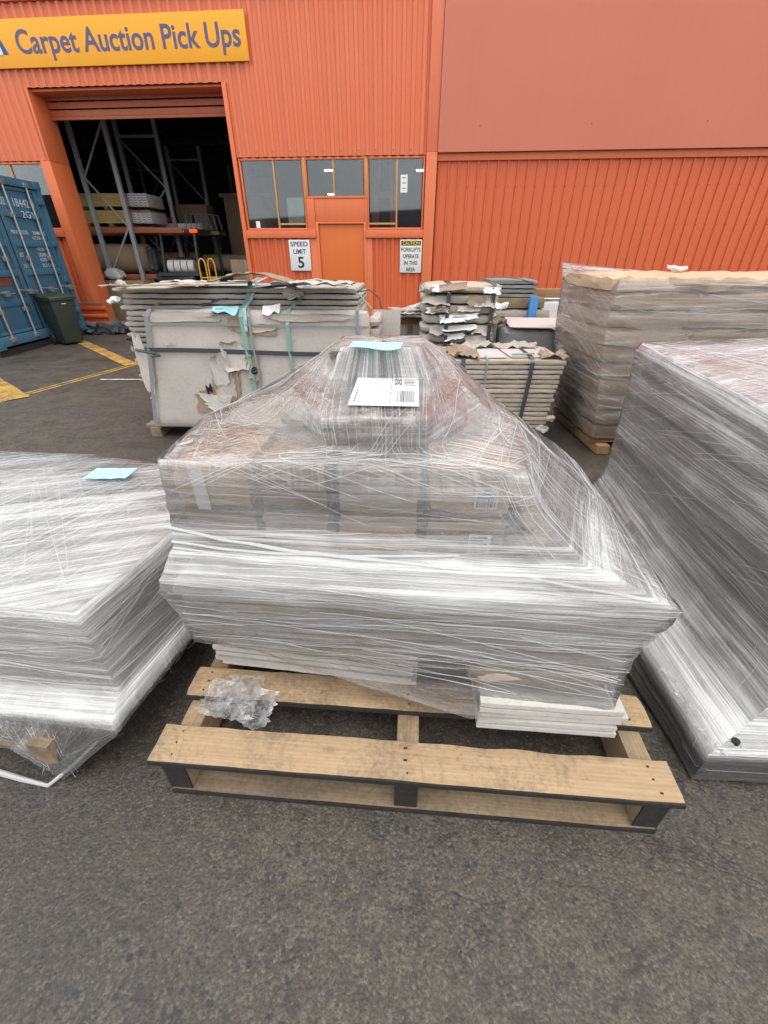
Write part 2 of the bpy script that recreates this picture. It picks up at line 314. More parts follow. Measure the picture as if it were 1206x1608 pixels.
def glass_mat():
    t = NT('window_glass')
    v = t.co('Object'); d = t.noise(v, 3, 5, 0.7)
    tr = t.n('ShaderNodeBsdfTransparent'); tr.inputs[0].default_value = (0.86, 0.88, 0.88, 1)
    gl = t.n('ShaderNodeBsdfGlossy'); gl.inputs['Roughness'].default_value = 0.03; gl.inputs[0].default_value = (0.8, 0.85, 0.88, 1)
    df = t.n('ShaderNodeBsdfDiffuse'); df.inputs[0].default_value = (0.12, 0.13, 0.13, 1)
    m1 = t.n('ShaderNodeMixShader'); t.l(t.math('MULTIPLY', d, 0.16), m1.inputs[0]); t.l(tr.outputs[0], m1.inputs[1]); t.l(df.outputs[0], m1.inputs[2])
    fr = t.n('ShaderNodeFresnel'); fr.inputs[0].default_value = 1.5
    m2 = t.n('ShaderNodeMixShader'); t.l(t.math('ADD', fr.outputs[0], 0.05), m2.inputs[0]); t.l(m1.outputs[0], m2.inputs[1]); t.l(gl.outputs[0], m2.inputs[2])
    t.l(m2.outputs[0], t.out.inputs[0]); M['window_glass'] = t.m
glass_mat()
def emit(name, col, s):
    t = NT(name); e = t.n('ShaderNodeEmission'); e.inputs[0].default_value = (*col, 1); e.inputs[1].default_value = s
    t.l(e.outputs[0], t.out.inputs[0]); M[name] = t.m
emit('lamp_glow', (1, 0.93, 0.75), 14); emit('marker_red', (1, 0.09, 0.02), 0.9)

# ------------------------------------------------------------------ geometry helpers
class MB:
    def __init__(s): s.v = []; s.f = []; s.smooth = False
    def add(s, verts, faces):
        o = len(s.v); s.v += [tuple(p) for p in verts]; s.f += [tuple(i + o for i in f) for f in faces]; return s
    def hexa(s, p):   # p: 4 bottom (ccw), 4 top
        return s.add(p, [(3, 2, 1, 0), (4, 5, 6, 7), (0, 1, 5, 4), (1, 2, 6, 5), (2, 3, 7, 6), (3, 0, 4, 7)])
    def box(s, x0, x1, y0, y1, z0, z1):
        return s.hexa([(x0, y0, z0), (x1, y0, z0), (x1, y1, z0), (x0, y1, z0), (x0, y0, z1), (x1, y0, z1), (x1, y1, z1), (x0, y1, z1)])
    def bar(s, a, b, wd, th, up=(0, 0, 1)):
        a, b = Vector(a), Vector(b); d = (b - a).normalized(); u = Vector(up)
        if abs(d.dot(u)) > 0.97: u = Vector((0, 1, 0))
        x = d.cross(u).normalized(); y = x.cross(d).normalized()
        x *= wd / 2; y *= th / 2
        return s.hexa([a - x - y, a + x - y, b + x - y, b - x - y, a - x + y, a + x + y, b + x + y, b - x + y])
    def tube(s, pts, r, n=10, cap=True, closed=False):
        pts = [Vector(p) for p in pts]; vs_ = []; prev = None; L = len(pts)
        for i, p in enumerate(pts):
            if closed: d = pts[(i + 1) % L] - pts[i - 1]
            else: d = pts[min(i + 1, L - 1)] - pts[max(i - 1, 0)]
            d.normalize()
            if prev is None:
                u = Vector((0, 0, 1)) if abs(d.z) < 0.9 else Vector((1, 0, 0)); x = d.cross(u).normalized()
            else:
                x = (prev - d * prev.dot(d)).normalized()
            prev = x; y = d.cross(x); rr = r[i] if isinstance(r, (list, tuple)) else r
            for k in range(n):
                a = 2 * math.pi * k / n; vs_.append(p + x * math.cos(a) * rr + y * math.sin(a) * rr)
        fs = []
        for i in range(L if closed else L - 1):
            j = (i + 1) % L
            for k in range(n):
                fs.append((i * n + k, i * n + (k + 1) % n, j * n + (k + 1) % n, j * n + k))
        if cap and not closed:
            fs.append(tuple(range(n - 1, -1, -1))); fs.append(tuple((L - 1) * n + k for k in range(n)))
        s.smooth = True
        return s.add(vs_, fs)
    def prism(s, poly, y0, y1):   # poly in (x, z)
        n = len(poly)
        return s.add([(x, y0, z) for x, z in poly] + [(x, y1, z) for x, z in poly],
                     [tuple(range(n)), tuple(range(2 * n - 1, n - 1, -1))] + [((i + 1) % n, i, n + i, n + (i + 1) % n) for i in range(n)])
    def mesh(s, name, mat, bev=0.0, seg=2):
        me = bpy.data.meshes.new(name); me.from_pydata(s.v, [], s.f)
        if bev or True:
            bm = bmesh.new(); bm.from_mesh(me)
            bmesh.ops.recalc_face_normals(bm, faces=bm.faces)
            if bev:
                bmesh.ops.bevel(bm, geom=[e for e in bm.edges if len(e.link_faces) == 2 and e.calc_face_angle(0) > 0.5], offset=bev, segments=seg, affect='EDGES', profile=0.6)
            bm.to_mesh(me); bm.free()
        mats = mat if isinstance(mat, (list, tuple)) else [mat]
        for m_ in mats: me.materials.append(M[m_])
        if s.smooth or bev:
            for p in me.polygons: p.use_smooth = True
            me.set_sharp_from_angle(angle=R(38))
        return me
    def build(s, name, mat, parent=None, bev=0.0, loc=(0, 0, 0), rz=0.0, seg=2):
        return link(name, s.mesh(name, mat, bev, seg), parent, loc, rz)

def link(name, me, parent=None, loc=(0, 0, 0), rz=0.0):
    o = bpy.data.objects.new(name, me); C.objects.link(o); o.parent = parent
    o.location = loc; o.rotation_euler = (0, 0, rz) if isinstance(rz, (int, float)) else rz
    return o
def tag(o, label, cat, group=None, kind=None):
    o['label'] = label; o['category'] = cat
    if group: o['group'] = group
    if kind: o['kind'] = kind
    return o
def thing(name, label, cat, loc=(0, 0, 0), rz=0.0, group=None):
    o = bpy.data.objects.new(name, None); C.objects.link(o); o.empty_display_size = 0.1
    o.location = loc; o.rotation_euler = (0, 0, rz)
    return tag(o, label, cat, group)
def struct(o): o['kind'] = 'structure'; return o
def box(x0, x1, y0, y1, z0, z1): return MB().box(x0, x1, y0, y1, z0, z1)

ORD = ['topmost'] + [w + '-highest' for w in 'second third fourth fifth sixth seventh eighth ninth tenth eleventh twelfth thirteenth fourteenth fifteenth sixteenth seventeenth eighteenth nineteenth twentieth twenty-first twenty-second twenty-third twenty-fourth twenty-fifth twenty-sixth'.split()]
def ordinal(k, n):
    if k == n - 1 and n > 2: return 'lowest'
    return ORD[k]

def grid_box(corners, nx, ny, nz, amp=0.004, freq=9.0, seed=0, round_=0.0, crush=0.0):
    """Crumpled block: a gridded hexahedron (4 bottom + 4 top corners) with rounded, dented edges."""
    c = [Vector(p) for p in corners]; idx = {}; vs_ = []; fs = []
    size = ((c[1] - c[0]).length, (c[3] - c[0]).length, (c[4] - c[0]).length)
    off = Vector((seed * 3.17, seed * 1.71, seed * 2.33))
    def P(i, j, k):
        key = (i, j, k)
        if key in idx: return idx[key]
        a, b, g = i / nx, j / ny, k / nz
        lo = c[0].lerp(c[1], a).lerp(c[3].lerp(c[2], a), b); hi = c[4].lerp(c[5], a).lerp(c[7].lerp(c[6], a), b)
        p = lo.lerp(hi, g)
        ctr = sum(c, Vector()) / 8
        e = (i in (0, nx)) + (j in (0, ny)) + (k in (0, nz))
        n1 = noise.noise_vector(p * freq + off)
        p = p + n1 * amp + noise.noise_vector(p * freq * 4 + off) * amp * 0.4
        if e >= 2:
            q = abs(noise.noise(p * freq * 1.5 + off * 2))
            d = Vector(((0.5 - a) * 2 * size[0] * (i in (0, nx)) and (1 if a < .5 else -1), (1 if b < .5 else -1) * (j in (0, ny)), (1 if g < .5 else -1) * (k in (0, nz))))
            ux, uy, uz = (c[1] - c[0]).normalized(), (c[3] - c[0]).normalized(), (c[4] - c[0]).normalized()
            mv = ux * d.x + uy * d.y + uz * d.z
            p = p + mv * (round_ + crush * q)
            if e == 3: p = p + mv * crush * 1.2 * q
        idx[key] = len(vs_); vs_.append(p); return idx[key]
    for i in range(nx):
        for j in range(ny):
            fs.append((P(i, j, 0), P(i, j + 1, 0), P(i + 1, j + 1, 0), P(i + 1, j, 0)))
            fs.append((P(i, j, nz), P(i + 1, j, nz), P(i + 1, j + 1, nz), P(i, j + 1, nz)))
    for i in range(nx):
        for k in range(nz):
            fs.append((P(i, 0, k), P(i + 1, 0, k), P(i + 1, 0, k + 1), P(i, 0, k + 1)))
            fs.append((P(i, ny, k), P(i, ny, k + 1), P(i + 1, ny, k + 1), P(i + 1, ny, k)))
    for j in range(ny):
        for k in range(nz):
            fs.append((P(0, j, k), P(0, j, k + 1), P(0, j + 1, k + 1), P(0, j + 1, k)))
            fs.append((P(nx, j, k), P(nx, j + 1, k), P(nx, j + 1, k + 1), P(nx, j, k + 1)))
    m = MB(); m.add(vs_, fs); m.smooth = True
    return m
def cuboid_corners(x0, x1, y0, y1, z0, z1):
    return [(x0, y0, z0), (x1, y0, z0), (x1, y1, z0), (x0, y1, z0), (x0, y0, z1), (x1, y0, z1), (x1, y1, z1), (x0, y1, z1)]

def torn(wd, ht, seed, curl=0.05, jag=0.02, nx=14, ny=8, th=0.003, crump=0.012, fq=14):
    """A torn sheet in local x (0..wd) / z (0..-ht, hanging), with ragged edge, curl and real thickness."""
    rnd = random.Random(seed); m = MB(); off = Vector((seed * 1.3, seed * 2.1, seed * .7))
    bot = [ht * (0.85 + 0.30 * noise.noise(Vector((i * 3.2 / nx, seed * 1.7, 0)))) + rnd.uniform(-jag, jag) * 0.3 for i in range(nx + 1)]
    lj = [0.45 * rnd.uniform(-jag, jag) + jag * 1.6 * noise.noise(Vector((_ * 0.5, seed, 5))) for _ in range(ny + 1)]; rj = [0.45 * rnd.uniform(-jag, jag) + jag * 1.6 * noise.noise(Vector((_ * 0.5, seed, 9))) for _ in range(ny + 1)]
    F_, B_ = [], []
    for j in range(ny + 1):
        for i in range(nx + 1):
            a, b = i / nx, j / ny
            x = a * wd + lj[j] * (1 - a) + rj[j] * a; z = -b * bot[i]
            y = -curl * b * b + crump * noise.noise(Vector((x * fq, z * fq, 0)) + off) + crump * .4 * noise.noise(Vector((x * fq * 2.8, z * fq * 2.8, 3)) + off)
            F_.append((x, y, z)); B_.append((x, y + th, z))
    n = nx + 1; k = len(F_); fs = []
    for j in range(ny):
        for i in range(nx):
            q = (j * n + i, j * n + i + 1, (j + 1) * n + i + 1, (j + 1) * n + i)
            fs.append(q); fs.append(tuple(k + x for x in reversed(q)))
    loop = list(range(n)) + [j * n + nx for j in range(1, ny + 1)] + [ny * n + i for i in range(nx - 1, -1, -1)] + [j * n for j in range(ny - 1, 0, -1)]
    for a, b in zip(loop, loop[1:] + loop[:1]): fs.append((b, a, k + a, k + b))
    m.add(F_ + B_, fs); m.smooth = True
    return m

def shard(wd, ht, seed, th=0.003, lift=0.012, n=30):
    """An irregular torn-out piece of board lying on a vertical face (local x / z), a little curled at its rim."""
    rim, mid = [], []
    for k in range(n):
        a = 2 * math.pi * k / n; c_, s_ = math.cos(a), math.sin(a)
        r = 0.78 + 0.45 * noise.noise(Vector((c_ * 1.1, s_ * 1.1, seed * 3.3))) + 0.16 * noise.noise(Vector((c_ * 5, s_ * 5, seed * 2.1))) + 0.06 * noise.noise(Vector((c_ * 14, s_ * 14, seed)))
        q = max(abs(c_), abs(s_)) ** 0.6
        x, z = c_ * r * wd / 2 / q, s_ * r * ht / 2 / q
        rim.append((x, -lift * max(0, noise.noise(Vector((c_, s_, seed * 1.9))) + .25), z)); mid.append((x * .8, -0.001, z * .8))
    v = [(0, -0.001, 0)] + mid + rim; k0 = len(v)
    v = v + [(x, y + th, z) for x, y, z in v]; fs = []
    for k in range(n):
        j = (k + 1) % n; A, B_, C_, D_ = 1 + k, 1 + j, 1 + n + j, 1 + n + k
        for q in ((0, A, B_), (A, D_, C_, B_)):
            fs.append(q); fs.append(tuple(k0 + i for i in reversed(q)))
        fs.append((D_, k0 + D_, k0 + C_, C_))
    m = MB(); m.add(v, fs); m.smooth = True
    return m

def strap(pts, wd, axis, th=0.0018, twist=0.0):
    """Flat band swept through pts; axis = across-the-band direction."""
    m = MB(); ax = Vector(axis).normalized(); P = [Vector(p) for p in pts]; vs_ = []
    for i, p in enumerate(P):
        d = (P[min(i + 1, len(P) - 1)] - P[max(i - 1, 0)]).normalized()
        a = (ax - d * ax.dot(d)).normalized(); nrm = d.cross(a).normalized()
        a = a * wd / 2; nn = nrm * th / 2
        vs_ += [p - a - nn, p + a - nn, p + a + nn, p - a + nn]
    fs = [(3, 2, 1, 0), tuple(4 * (len(P) - 1) + k for k in range(4))]
    for i in range(len(P) - 1):
        for k in range(4): fs.append((4 * i + k, 4 * i + (k + 1) % 4, 4 * i + 4 + (k + 1) % 4, 4 * i + 4 + k))
    m.add(vs_, fs); return m

def text(body, x0, x1, z0, z1, y, mat, parent, name='lettering', bold=0.0, depth=0.0015, flat=False, shear=0.0):
    """Raised print: glyph outlines fitted to the rectangle x0..x1, z0..z1 on the plane y, facing -y (or lying flat, facing +z)."""
    cu = bpy.data.curves.new('t', 'FONT'); cu.body = body; cu.size = 1; cu.offset = bold; cu.extrude = 0.01; cu.resolution_u = 4; cu.shear = shear
    o = bpy.data.objects.new('t', cu); C.objects.link(o)
    dg = bpy.context.evaluated_depsgraph_get(); me = bpy.data.meshes.new_from_object(o.evaluated_get(dg))
    bpy.data.objects.remove(o); bpy.data.curves.remove(cu)
    xs = [v.co.x for v in me.vertices]; ys = [v.co.y for v in me.vertices]
    ax, bx, ay, by = min(xs), max(xs), min(ys), max(ys)
    for v in me.vertices:
        X = x0 + (v.co.x - ax) / (bx - ax) * (x1 - x0); Z = z0 + (v.co.y - ay) / max(1e-6, by - ay) * (z1 - z0); D = depth if v.co.z > 0 else 0
        v.co = (X, Z, y + D) if flat else (X, y - D, Z)
    me.name = name; me.materials.clear(); me.materials.append(M[mat])
    return link(name, me, parent)

# ------------------------------------------------------------------ film (stretch wrap) builder
def film(parent, rings, layers_glare, mat='film', step=0.03, per=(8,) * 8, seed=1, wr=0.006, strands=(), cap=None, name='film_sheet', radial=None, flat_cap=False, chords=()):
    """rings: closed loops of control points, top to bottom (local coords). layers: film whiteness per ring, wraps plus sky glare painted on the tops."""
    K = len(rings[0]); loops = []; radial = radial or [0.0] * len(rings); rdl = []
    for rg in rings:
        pts = []
        for i in range(K):
            a, b = Vector(rg[i]), Vector(rg[(i + 1) % K])
            for k in range(per[i]): pts.append(a.lerp(b, k / per[i]))
        pts.append(pts[0].copy()); loops.append(pts)
    N = len(loops[0]); rows = []; lay = []
    for j in range(len(loops) - 1):
        d = max((loops[j][i] - loops[j + 1][i]).length for i in range(N)); n = max(1, int(d / step))
        for k in range(n):
            f = k / n; rows.append([a.lerp(b, f) for a, b in zip(loops[j], loops[j + 1])]); lay.append(layers_glare[j] * (1 - f) + layers_glare[j + 1] * f); rdl.append(radial[j] * (1 - f) + radial[j + 1] * f)
    rows.append(loops[-1]); lay.append(layers_glare[-1]); rdl.append(radial[-1])
    if cap is not None:
        ncap = 7
        for f in reversed([0.01] + [k / ncap for k in range(1, ncap)]):
            rows.insert(0, [Vector(cap).lerp(p, f) for p in loops[0]]); lay.insert(0, layers_glare[0]); rdl.insert(0, 0.0 if flat_cap else radial[0])
    # light smoothing so that creases bend rather than snap
    Mr = len(rows)
    U = [0.0]
    mid = rows[int(Mr * 0.6)]
    for i in range(1, N): U.append(U[-1] + (mid[i] - mid[i - 1]).length)
    Vv = [0.0]
    for j in range(1, Mr): Vv.append(Vv[-1] + sum((rows[j][i] - rows[j - 1][i]).length for i in range(0, N, 4)) / len(range(0, N, 4)))
    def nrm(j, i):
        i0, i1 = (i - 1) % (N - 1), (i + 1) % (N - 1); j0, j1 = max(j - 1, 0), min(j + 1, Mr - 1)
        n = (rows[j][i1] - rows[j][i0]).cross(rows[j0][i] - rows[j1][i])
        return n.normalized() if n.length > 1e-9 else Vector((0, 0, 1))
    if cap is None: ncap = 0
    Nn = [[nrm(j, i) for i in range(N)] for j in range(Mr)]
    off = Vector((seed * 5.1, seed * 2.7, 0)); T = U[-1]
    disp = []
    for j in range(Mr):
        r_ = []
        for i in range(N):
            p = rows[j][i]; e = U[i]
            q = Vector((e * 3.0, Vv[j] * 26, 0)) + off
            q0 = Vector(((e - T) * 3.0, Vv[j] * 26, 0)) + off
            blend = e / T
            wv = noise.noise(q) * (1 - blend) + noise.noise(q0) * blend
            d = wr * (wv + 0.8 * noise.noise(p * 7 + off) + 0.5 * noise.noise(p * 22 + off))
            r_.append(p + Nn[j][i] * d)
        r_[-1] = r_[0].copy(); disp.append(r_)
    vs_ = [p for r_ in disp for p in r_]; fs = []; uv = []
    for j in range(Mr - 1):
        for i in range(N - 1):
            fs.append(((j + 1) * N + i, (j + 1) * N + i + 1, j * N + i + 1, j * N + i)); uv += [(U[i], -Vv[j + 1]), (U[i + 1], -Vv[j + 1]), (U[i + 1], -Vv[j]), (U[i], -Vv[j])]
    if cap is not None and flat_cap:
        k = 0
        for j in range(Mr - 1):
            for i in range(N - 1):
                if j < ncap:
                    uv[k:k + 4] = [(rows[a][c].x * 1.0 + 0.35 * rows[a][c].y, rows[a][c].y - 0.35 * rows[a][c].x) for a, c in ((j + 1, i), (j + 1, i + 1), (j, i + 1), (j, i))]
                k += 4
    me = bpy.data.meshes.new(name); me.from_pydata([tuple(p) for p in vs_], [], fs)
    ul = me.uv_layers.new(name='UVMap')
    for k, c in enumerate(uv): ul.data[k].uv = c
    at = me.attributes.new('layers_glare', 'FLOAT', 'POINT')
    for j in range(Mr):
        for i in range(N): at.data[j * N + i].value = lay[j]
    at = me.attributes.new('radial', 'FLOAT', 'POINT')
    for j in range(Mr):
        for i in range(N): at.data[j * N + i].value = rdl[j]
    for p in me.polygons: p.use_smooth = True
    me.materials.append(M[mat])
    o = link(name, me, parent)
    # strands: stretched ropes and pleats of film lying on the sheet
    if strands:
        rnd = random.Random(seed); m = MB()
        # straight pulls of film across the flat top
        rim = loops[0][:-1]; cz = Vector(cap) if cap is not None else None
        for (num, ang, spread, wmin, wmax) in chords:
            cx = sum((p for p in rim), Vector()) / len(rim)
            for _ in range(num):
                an = R(ang + rnd.uniform(-spread, spread)); d = Vector((math.cos(an), math.sin(an), 0)); s = Vector((-d.y, d.x, 0))
                o_ = cx + s * rnd.uniform(-0.8, 0.8); hits = []
                for i in range(len(rim)):
                    p, q = rim[i], rim[(i + 1) % len(rim)]; a, c = (p - o_).dot(s), (q - o_).dot(s)
                    if a * c < 0: hits.append(p.lerp(q, a / (a - c)))
                if len(hits) != 2: continue
                wd = rnd.uniform(wmin, wmax); h0, h1 = hits; f0 = rnd.uniform(0, .4); f1 = rnd.uniform(.6, 1); q_ = []
                for k in range(9):
                    p = h0.lerp(h1, f0 + (f1 - f0) * k / 8); e = max(abs((p - cx).x) / 0.75, abs((p - cx).y) / 0.6); zc = cz.z * (1 - min(1, e)) + p.z * min(1, e)
                    p = Vector((p.x, p.y, max(zc, p.z) + 0.005)); q_ += [p - s * wd / 2, p + s * wd / 2, p + Vector((0, 0, wd * .35))]
                f2 = []
                for k in range(8):
                    b_ = 3 * k; f2 += [(b_, b_ + 2, b_ + 5, b_ + 3), (b_ + 2, b_ + 1, b_ + 4, b_ + 5)]
                m.add(q_, f2)
        def S(a, v):   # a metres around, v metres down
            a %= T; v = min(max(v, 0), Vv[-1] - 1e-5)
            i = 0
            lo, hi = 0, N - 1
            while hi - lo > 1:
                md = (lo + hi) // 2
                if U[md] <= a: lo = md
                else: hi = md
            fi = (a - U[lo]) / max(1e-6, U[lo + 1] - U[lo]); i = lo
            lo, hi = 0, Mr - 1
            while hi - lo > 1:
                md = (lo + hi) // 2
                if Vv[md] <= v: lo = md
                else: hi = md
            fj = (v - Vv[lo]) / max(1e-6, Vv[lo + 1] - Vv[lo]); j = lo
            p = disp[j][i].lerp(disp[j][i + 1], fi).lerp(disp[j + 1][i].lerp(disp[j + 1][i + 1], fi), fj)
            n = (Nn[j][i].lerp(Nn[j][i + 1], fi)).lerp(Nn[j + 1][i].lerp(Nn[j + 1][i + 1], fi), fj)
            return p, (n.normalized() if n.length > 0 else Vector((0, 0, 1)))
        for (num, a0, a1, v0, v1, ln, slope, wmin, wmax) in strands:
            for _ in range(num):
                a = rnd.uniform(a0, a1) * T; v = rnd.uniform(v0, v1) * Vv[-1]; L = ln * rnd.uniform(0.4, 1.2); sl_ = slope + rnd.uniform(-0.12, 0.12) if abs(slope) < 2 else slope * rnd.uniform(.6, 1.4)
                ux = 1 / math.hypot(1, sl_); uy = sl_ * ux; steps = max(4, int(L / 0.035)); wd = rnd.uniform(wmin, wmax); P = []
                for k in range(steps + 1):
                    f = k / steps; vv = v + uy * L * f
                    if vv > Vv[-1] * 0.995 or vv < 0: break
                    p, n = S(a + ux * L * f, vv); P.append((p + n * 0.0022, n))
                if len(P) < 3: continue
                vs2 = []
                for k, (p, n) in enumerate(P):
                    d = (P[min(k + 1, len(P) - 1)][0] - P[max(k - 1, 0)][0]).normalized(); s_ = n.cross(d).normalized() * wd * (0.5 if 0 < k < len(P) - 1 else 0.15)
                    vs2 += [p - s_, p + s_, p + n * wd * 0.35]
                f2 = []
                for k in range(len(P) - 1):
                    b = 3 * k; f2 += [(b, b + 2, b + 5, b + 3), (b + 2, b + 1, b + 4, b + 5)]
                m.add(vs2, f2)
        m.smooth = True
        so_ = m.build('film_strand', 'film_strand', o); so_['kind'] = 'stuff'
    return o

# ================================================================== GROUND
g = MB(); g.add([(-60, -60, 0), (60, -60, 0), (60, 80, 0), (-60, 80, 0)], [(0, 1, 2, 3)])
struct(g.build('ground', 'asphalt'))
def stripe(a, b, wd, mat, z=0.004):
    a, b = Vector((*a, z)), Vector((*b, z)); d = (b - a).normalized(); s = Vector((-d.y, d.x, 0)) * wd / 2
    n = max(1, int((b - a).length / 0.25)); vs_ = []; rnd = random.Random(int(a.x * 100))
    for k in range(n + 1):
        p = a.lerp(b, k / n); vs_ += [p + s * rnd.uniform(.93, 1.05), p - s * rnd.uniform(.93, 1.05)]
    m = MB(); m.add(vs_, [(2 * k + 1, 2 * k + 3, 2 * k + 2, 2 * k) for k in range(n)])
    return struct(m.build('road_marking', mat))
stripe((-4.75, 4.15), (-3.86, 6.98), 0.055, 'yellow_paint'); stripe((-4.83, 4.18), (-3.94, 7.01), 0.045, 'yellow_paint')
stripe((-3.92, 5.95), (-2.6, 5.95), 0.06, 'white_paint', 0.008)
stripe((-7.0, 8.10), (-6.2, 8.72), 0.05, 'yellow_paint'); stripe((-8.5, 6.94), (-7.0, 8.10), 0.05, 'yellow_paint')
stripe((-6.05, 8.95), (-3.95, 6.85), 0.20, 'yellow_paint', 0.008)
stripe((-5.75, 6.15), (-4.42, 5.02), 0.32, 'yellow_paint', 0.008)
stripe((-8.6, 8.4), (-5.75, 6.15), 0.30, 'yellow_paint', 0.008)

# ================================================================== WAREHOUSE (local: x along the wall, y inwards, z up)
FAC = thing('warehouse', 'orange corrugated metal warehouse with a roller door opening behind the pallets', 'building', (-6.185, 10.604, 0), R(-4.7))
def corr(wd, h, pitch, depth, prof):
    m = MB(); xs = []; n = round(wd / pitch)
    for k in range(n):
        for f, y in prof: xs.append((k * pitch + f * pitch, y * depth))
    xs.append((n * pitch, prof[0][1] * depth))
    v = [(x, -y, 0) for x, y in xs] + [(x, -y, h) for x, y in xs]; L = len(xs)
    m.add(v, [(i, i + 1, L + i + 1, L + i) for i in range(L - 1)]); return m
WAVE = [(0, 0), (0.14, 0.02), (0.24, 0.12), (0.36, 0.88), (0.44, 1), (0.60, 1), (0.68, 0.88), (0.80, 0.12), (0.90, 0.02)]
def sheets(x0, x1, z0, z1, y, mat, pitch=0.16, depth=0.032, prof=WAVE, per=5, name='wall_sheet'):
    W = pitch * per; n = int((x1 - x0) / W + 0.001); me = None
    for k in range(n):
        if me is None: me = corr(W, z1 - z0, pitch, depth, prof).mesh(name, mat)
        link(name, me, FAC, (x0 + k * W, y - 0.0012 * (k % 2), z0))
    rest = x1 - x0 - n * W
    m_ = round(rest / pitch)
    if m_ > 0:
        link(name, corr(m_ * pitch, z1 - z0, rest / m_ if m_ else pitch, depth, prof).mesh(name, mat), FAC, (x0 + n * W, y, z0))
sheets(-0.34, 3.42, 4.06, 5.10, -0.02, 'orange_wall')
sheets(-4.5, -0.34, 3.03, 5.10, -0.02, 'orange_wall')
sheets(3.42, 6.98, 3.03, 5.10, -0.02, 'orange_wall')
sheets(3.42, 4.68, 0.0, 1.75, 0.0, 'orange_rib'); sheets(5.98, 6.98, 0.0, 1.75, 0.0, 'orange_rib')
sheets(-4.5, -0.50, 0.0, 1.78, 0.0, 'orange_rib')
RIB = [(0, 0), (0.06, 0), (0.10, 1), (0.22, 1), (0.26, 0)]
sheets(7.20, 17.28, 0.0, 2.935, 0.02, 'orange_rib', 0.18, 0.028, RIB, 4)
B = lambda nm, mt, *a, bev=0.004: box(*a).build(nm, mt, FAC, bev)
# upper flat cladding, proud of the ribbed wall below
xx = 7.19
for wd in (2.42, 2.42, 2.42, 2.42):
    B('cladding_panel', 'orange_faded', xx, xx + wd - 0.0006, -0.10, -0.03, 3.05, 6.4, bev=0); xx += wd
B('drip_flashing', 'orange_trim', 7.19, 17.3, -0.03, 0.06, 2.938, 3.046)
B('corner_post', 'orange_trim', 6.985, 7.185, -0.075, 0.05, 0, 3.06); B('corner_flashing', 'orange_wall', 6.985, 7.185, -0.072, 0.0, 3.063, 6.4)
B('eaves_flashing', 'orange_trim', -4.5, 6.98, -0.09, 0.03, 5.105, 5.42); B('parapet_wall', 'orange_wall', -4.5, 6.98, -0.03, 0.05, 5.423, 6.4)
# opening: reveals, jambs, lintel, shutter
B('jamb_post', 'orange_trim', -0.50, -0.302, -0.06, 0.50, 0, 3.025, bev=0.012)
B('jamb_post', 'orange_trim', -0.342, -0.302, -0.058, 0.50, 3.028, 4.055)
B('jamb_post', 'orange_trim', 3.34, 3.415, -0.058, 0.50, 0, 4.055)
B('lintel', 'orange_trim', -0.30, 3.338, 0.03, 0.46, 4.02, 4.058)
m = MB()
for k in range(5):
    z = 3.73 + k * 0.115; m.box(-0.29, 3.33, 0.36, 0.375, z + 0.012, z + 0.112)
    m.box(-0.29, 3.33, 0.352, 0.38, z - 0.004, z + 0.009)
for k in range(4):
    z = 3.73 + k * 0.115
    box(-0.295, 3.335, 0.36, 0.375, z + 0.010, z + 0.104).build('shutter_slat', 'shutter_orange', FAC, 0.006)
box(-0.295, 3.335, 0.345, 0.39, 3.69, 3.736).build('shutter_bottom_rail', 'shutter_orange', FAC, 0.008)
# crumpled skirt sheet beside the door
corr(0.48, 0.85, 0.16, 0.035, WAVE).build('loose_wall_sheet', 'orange_rib', FAC, 0, (-0.92, -0.16, 0.35), (0, R(90), 0)).location = (-0.88, -0.14, 0.52)
box(-0.9, -0.05, -0.19, -0.16, 0.53, 0.555).build('sheet_edge_trim', 'galvanised', FAC)
# windows
def window(x0, x1, z0, z1, mull, name='window', sashes=()):
    t = MB()
    f = 0.035
    t.box(x0, x1, -0.02, 0.05, z1 - f, z1); t.box(x0, x1, -0.02, 0.05, z0, z0 + f)
    t.box(x0, x0 + f, -0.021, 0.051, z0 + f, z1 - f); t.box(x1 - f, x1, -0.021, 0.051, z0 + f, z1 - f)
    w_ = t.build(name, 'orange_trim', FAC, 0.004)
    for x in mull: box(x - 0.016, x + 0.016, -0.012, 0.04, z0 + f, z1 - f).build('mullion', 'mullion', w_, 0.003)
    for a, b in sashes: box(a, b, -0.014, 0.03, z0 + f + 0.05, z0 + f + 0.08).build('sash_rail', 'mullion', w_, 0.003)
    ed = [x0 + f] + list(mull) + [x1 - f]
    for a, b in zip(ed, ed[1:]): box(a + 0.014, b - 0.014, 0.012, 0.018, z0 + f, z1 - f).build('pane', 'window_glass', w_)
    return w_
w1 = window(3.44, 4.68, 1.89, 3.02, [4.10], sashes=[(4.116, 4.64)]); w2 = window(4.70, 5.86, 2.40, 3.02, [5.25]); w3 = window(5.88, 6.97, 1.89, 3.02, [6.45], sashes=[(5.915, 6.434)])
window(-3.0, -0.51, 1.91, 3.02, [-2.1, -1.22])
for a, b in ((4.67, 4.71), (5.85, 5.89)): B('mullion_post', 'mullion', a, b, -0.03, 0.06, 2.40, 3.02)
for a, b in ((4.685, 4.84), (5.84, 5.878)): B('door_post', 'orange_trim', a, b, -0.03, 0.06, 1.885, 2.397)
B('window_sill', 'orange_trim', 3.42, 4.84, -0.07, 0.04, 1.755, 1.885); B('window_sill', 'orange_trim', 5.84, 6.98, -0.07, 0.04, 1.755, 1.885); B('window_sill', 'orange_trim', -4.5, -0.505, -0.07, 0.04, 1.785, 1.905)
B('door_head_panel', 'orange_trim', 4.842, 5.838, -0.01, 0.03, 2.03, 2.397)
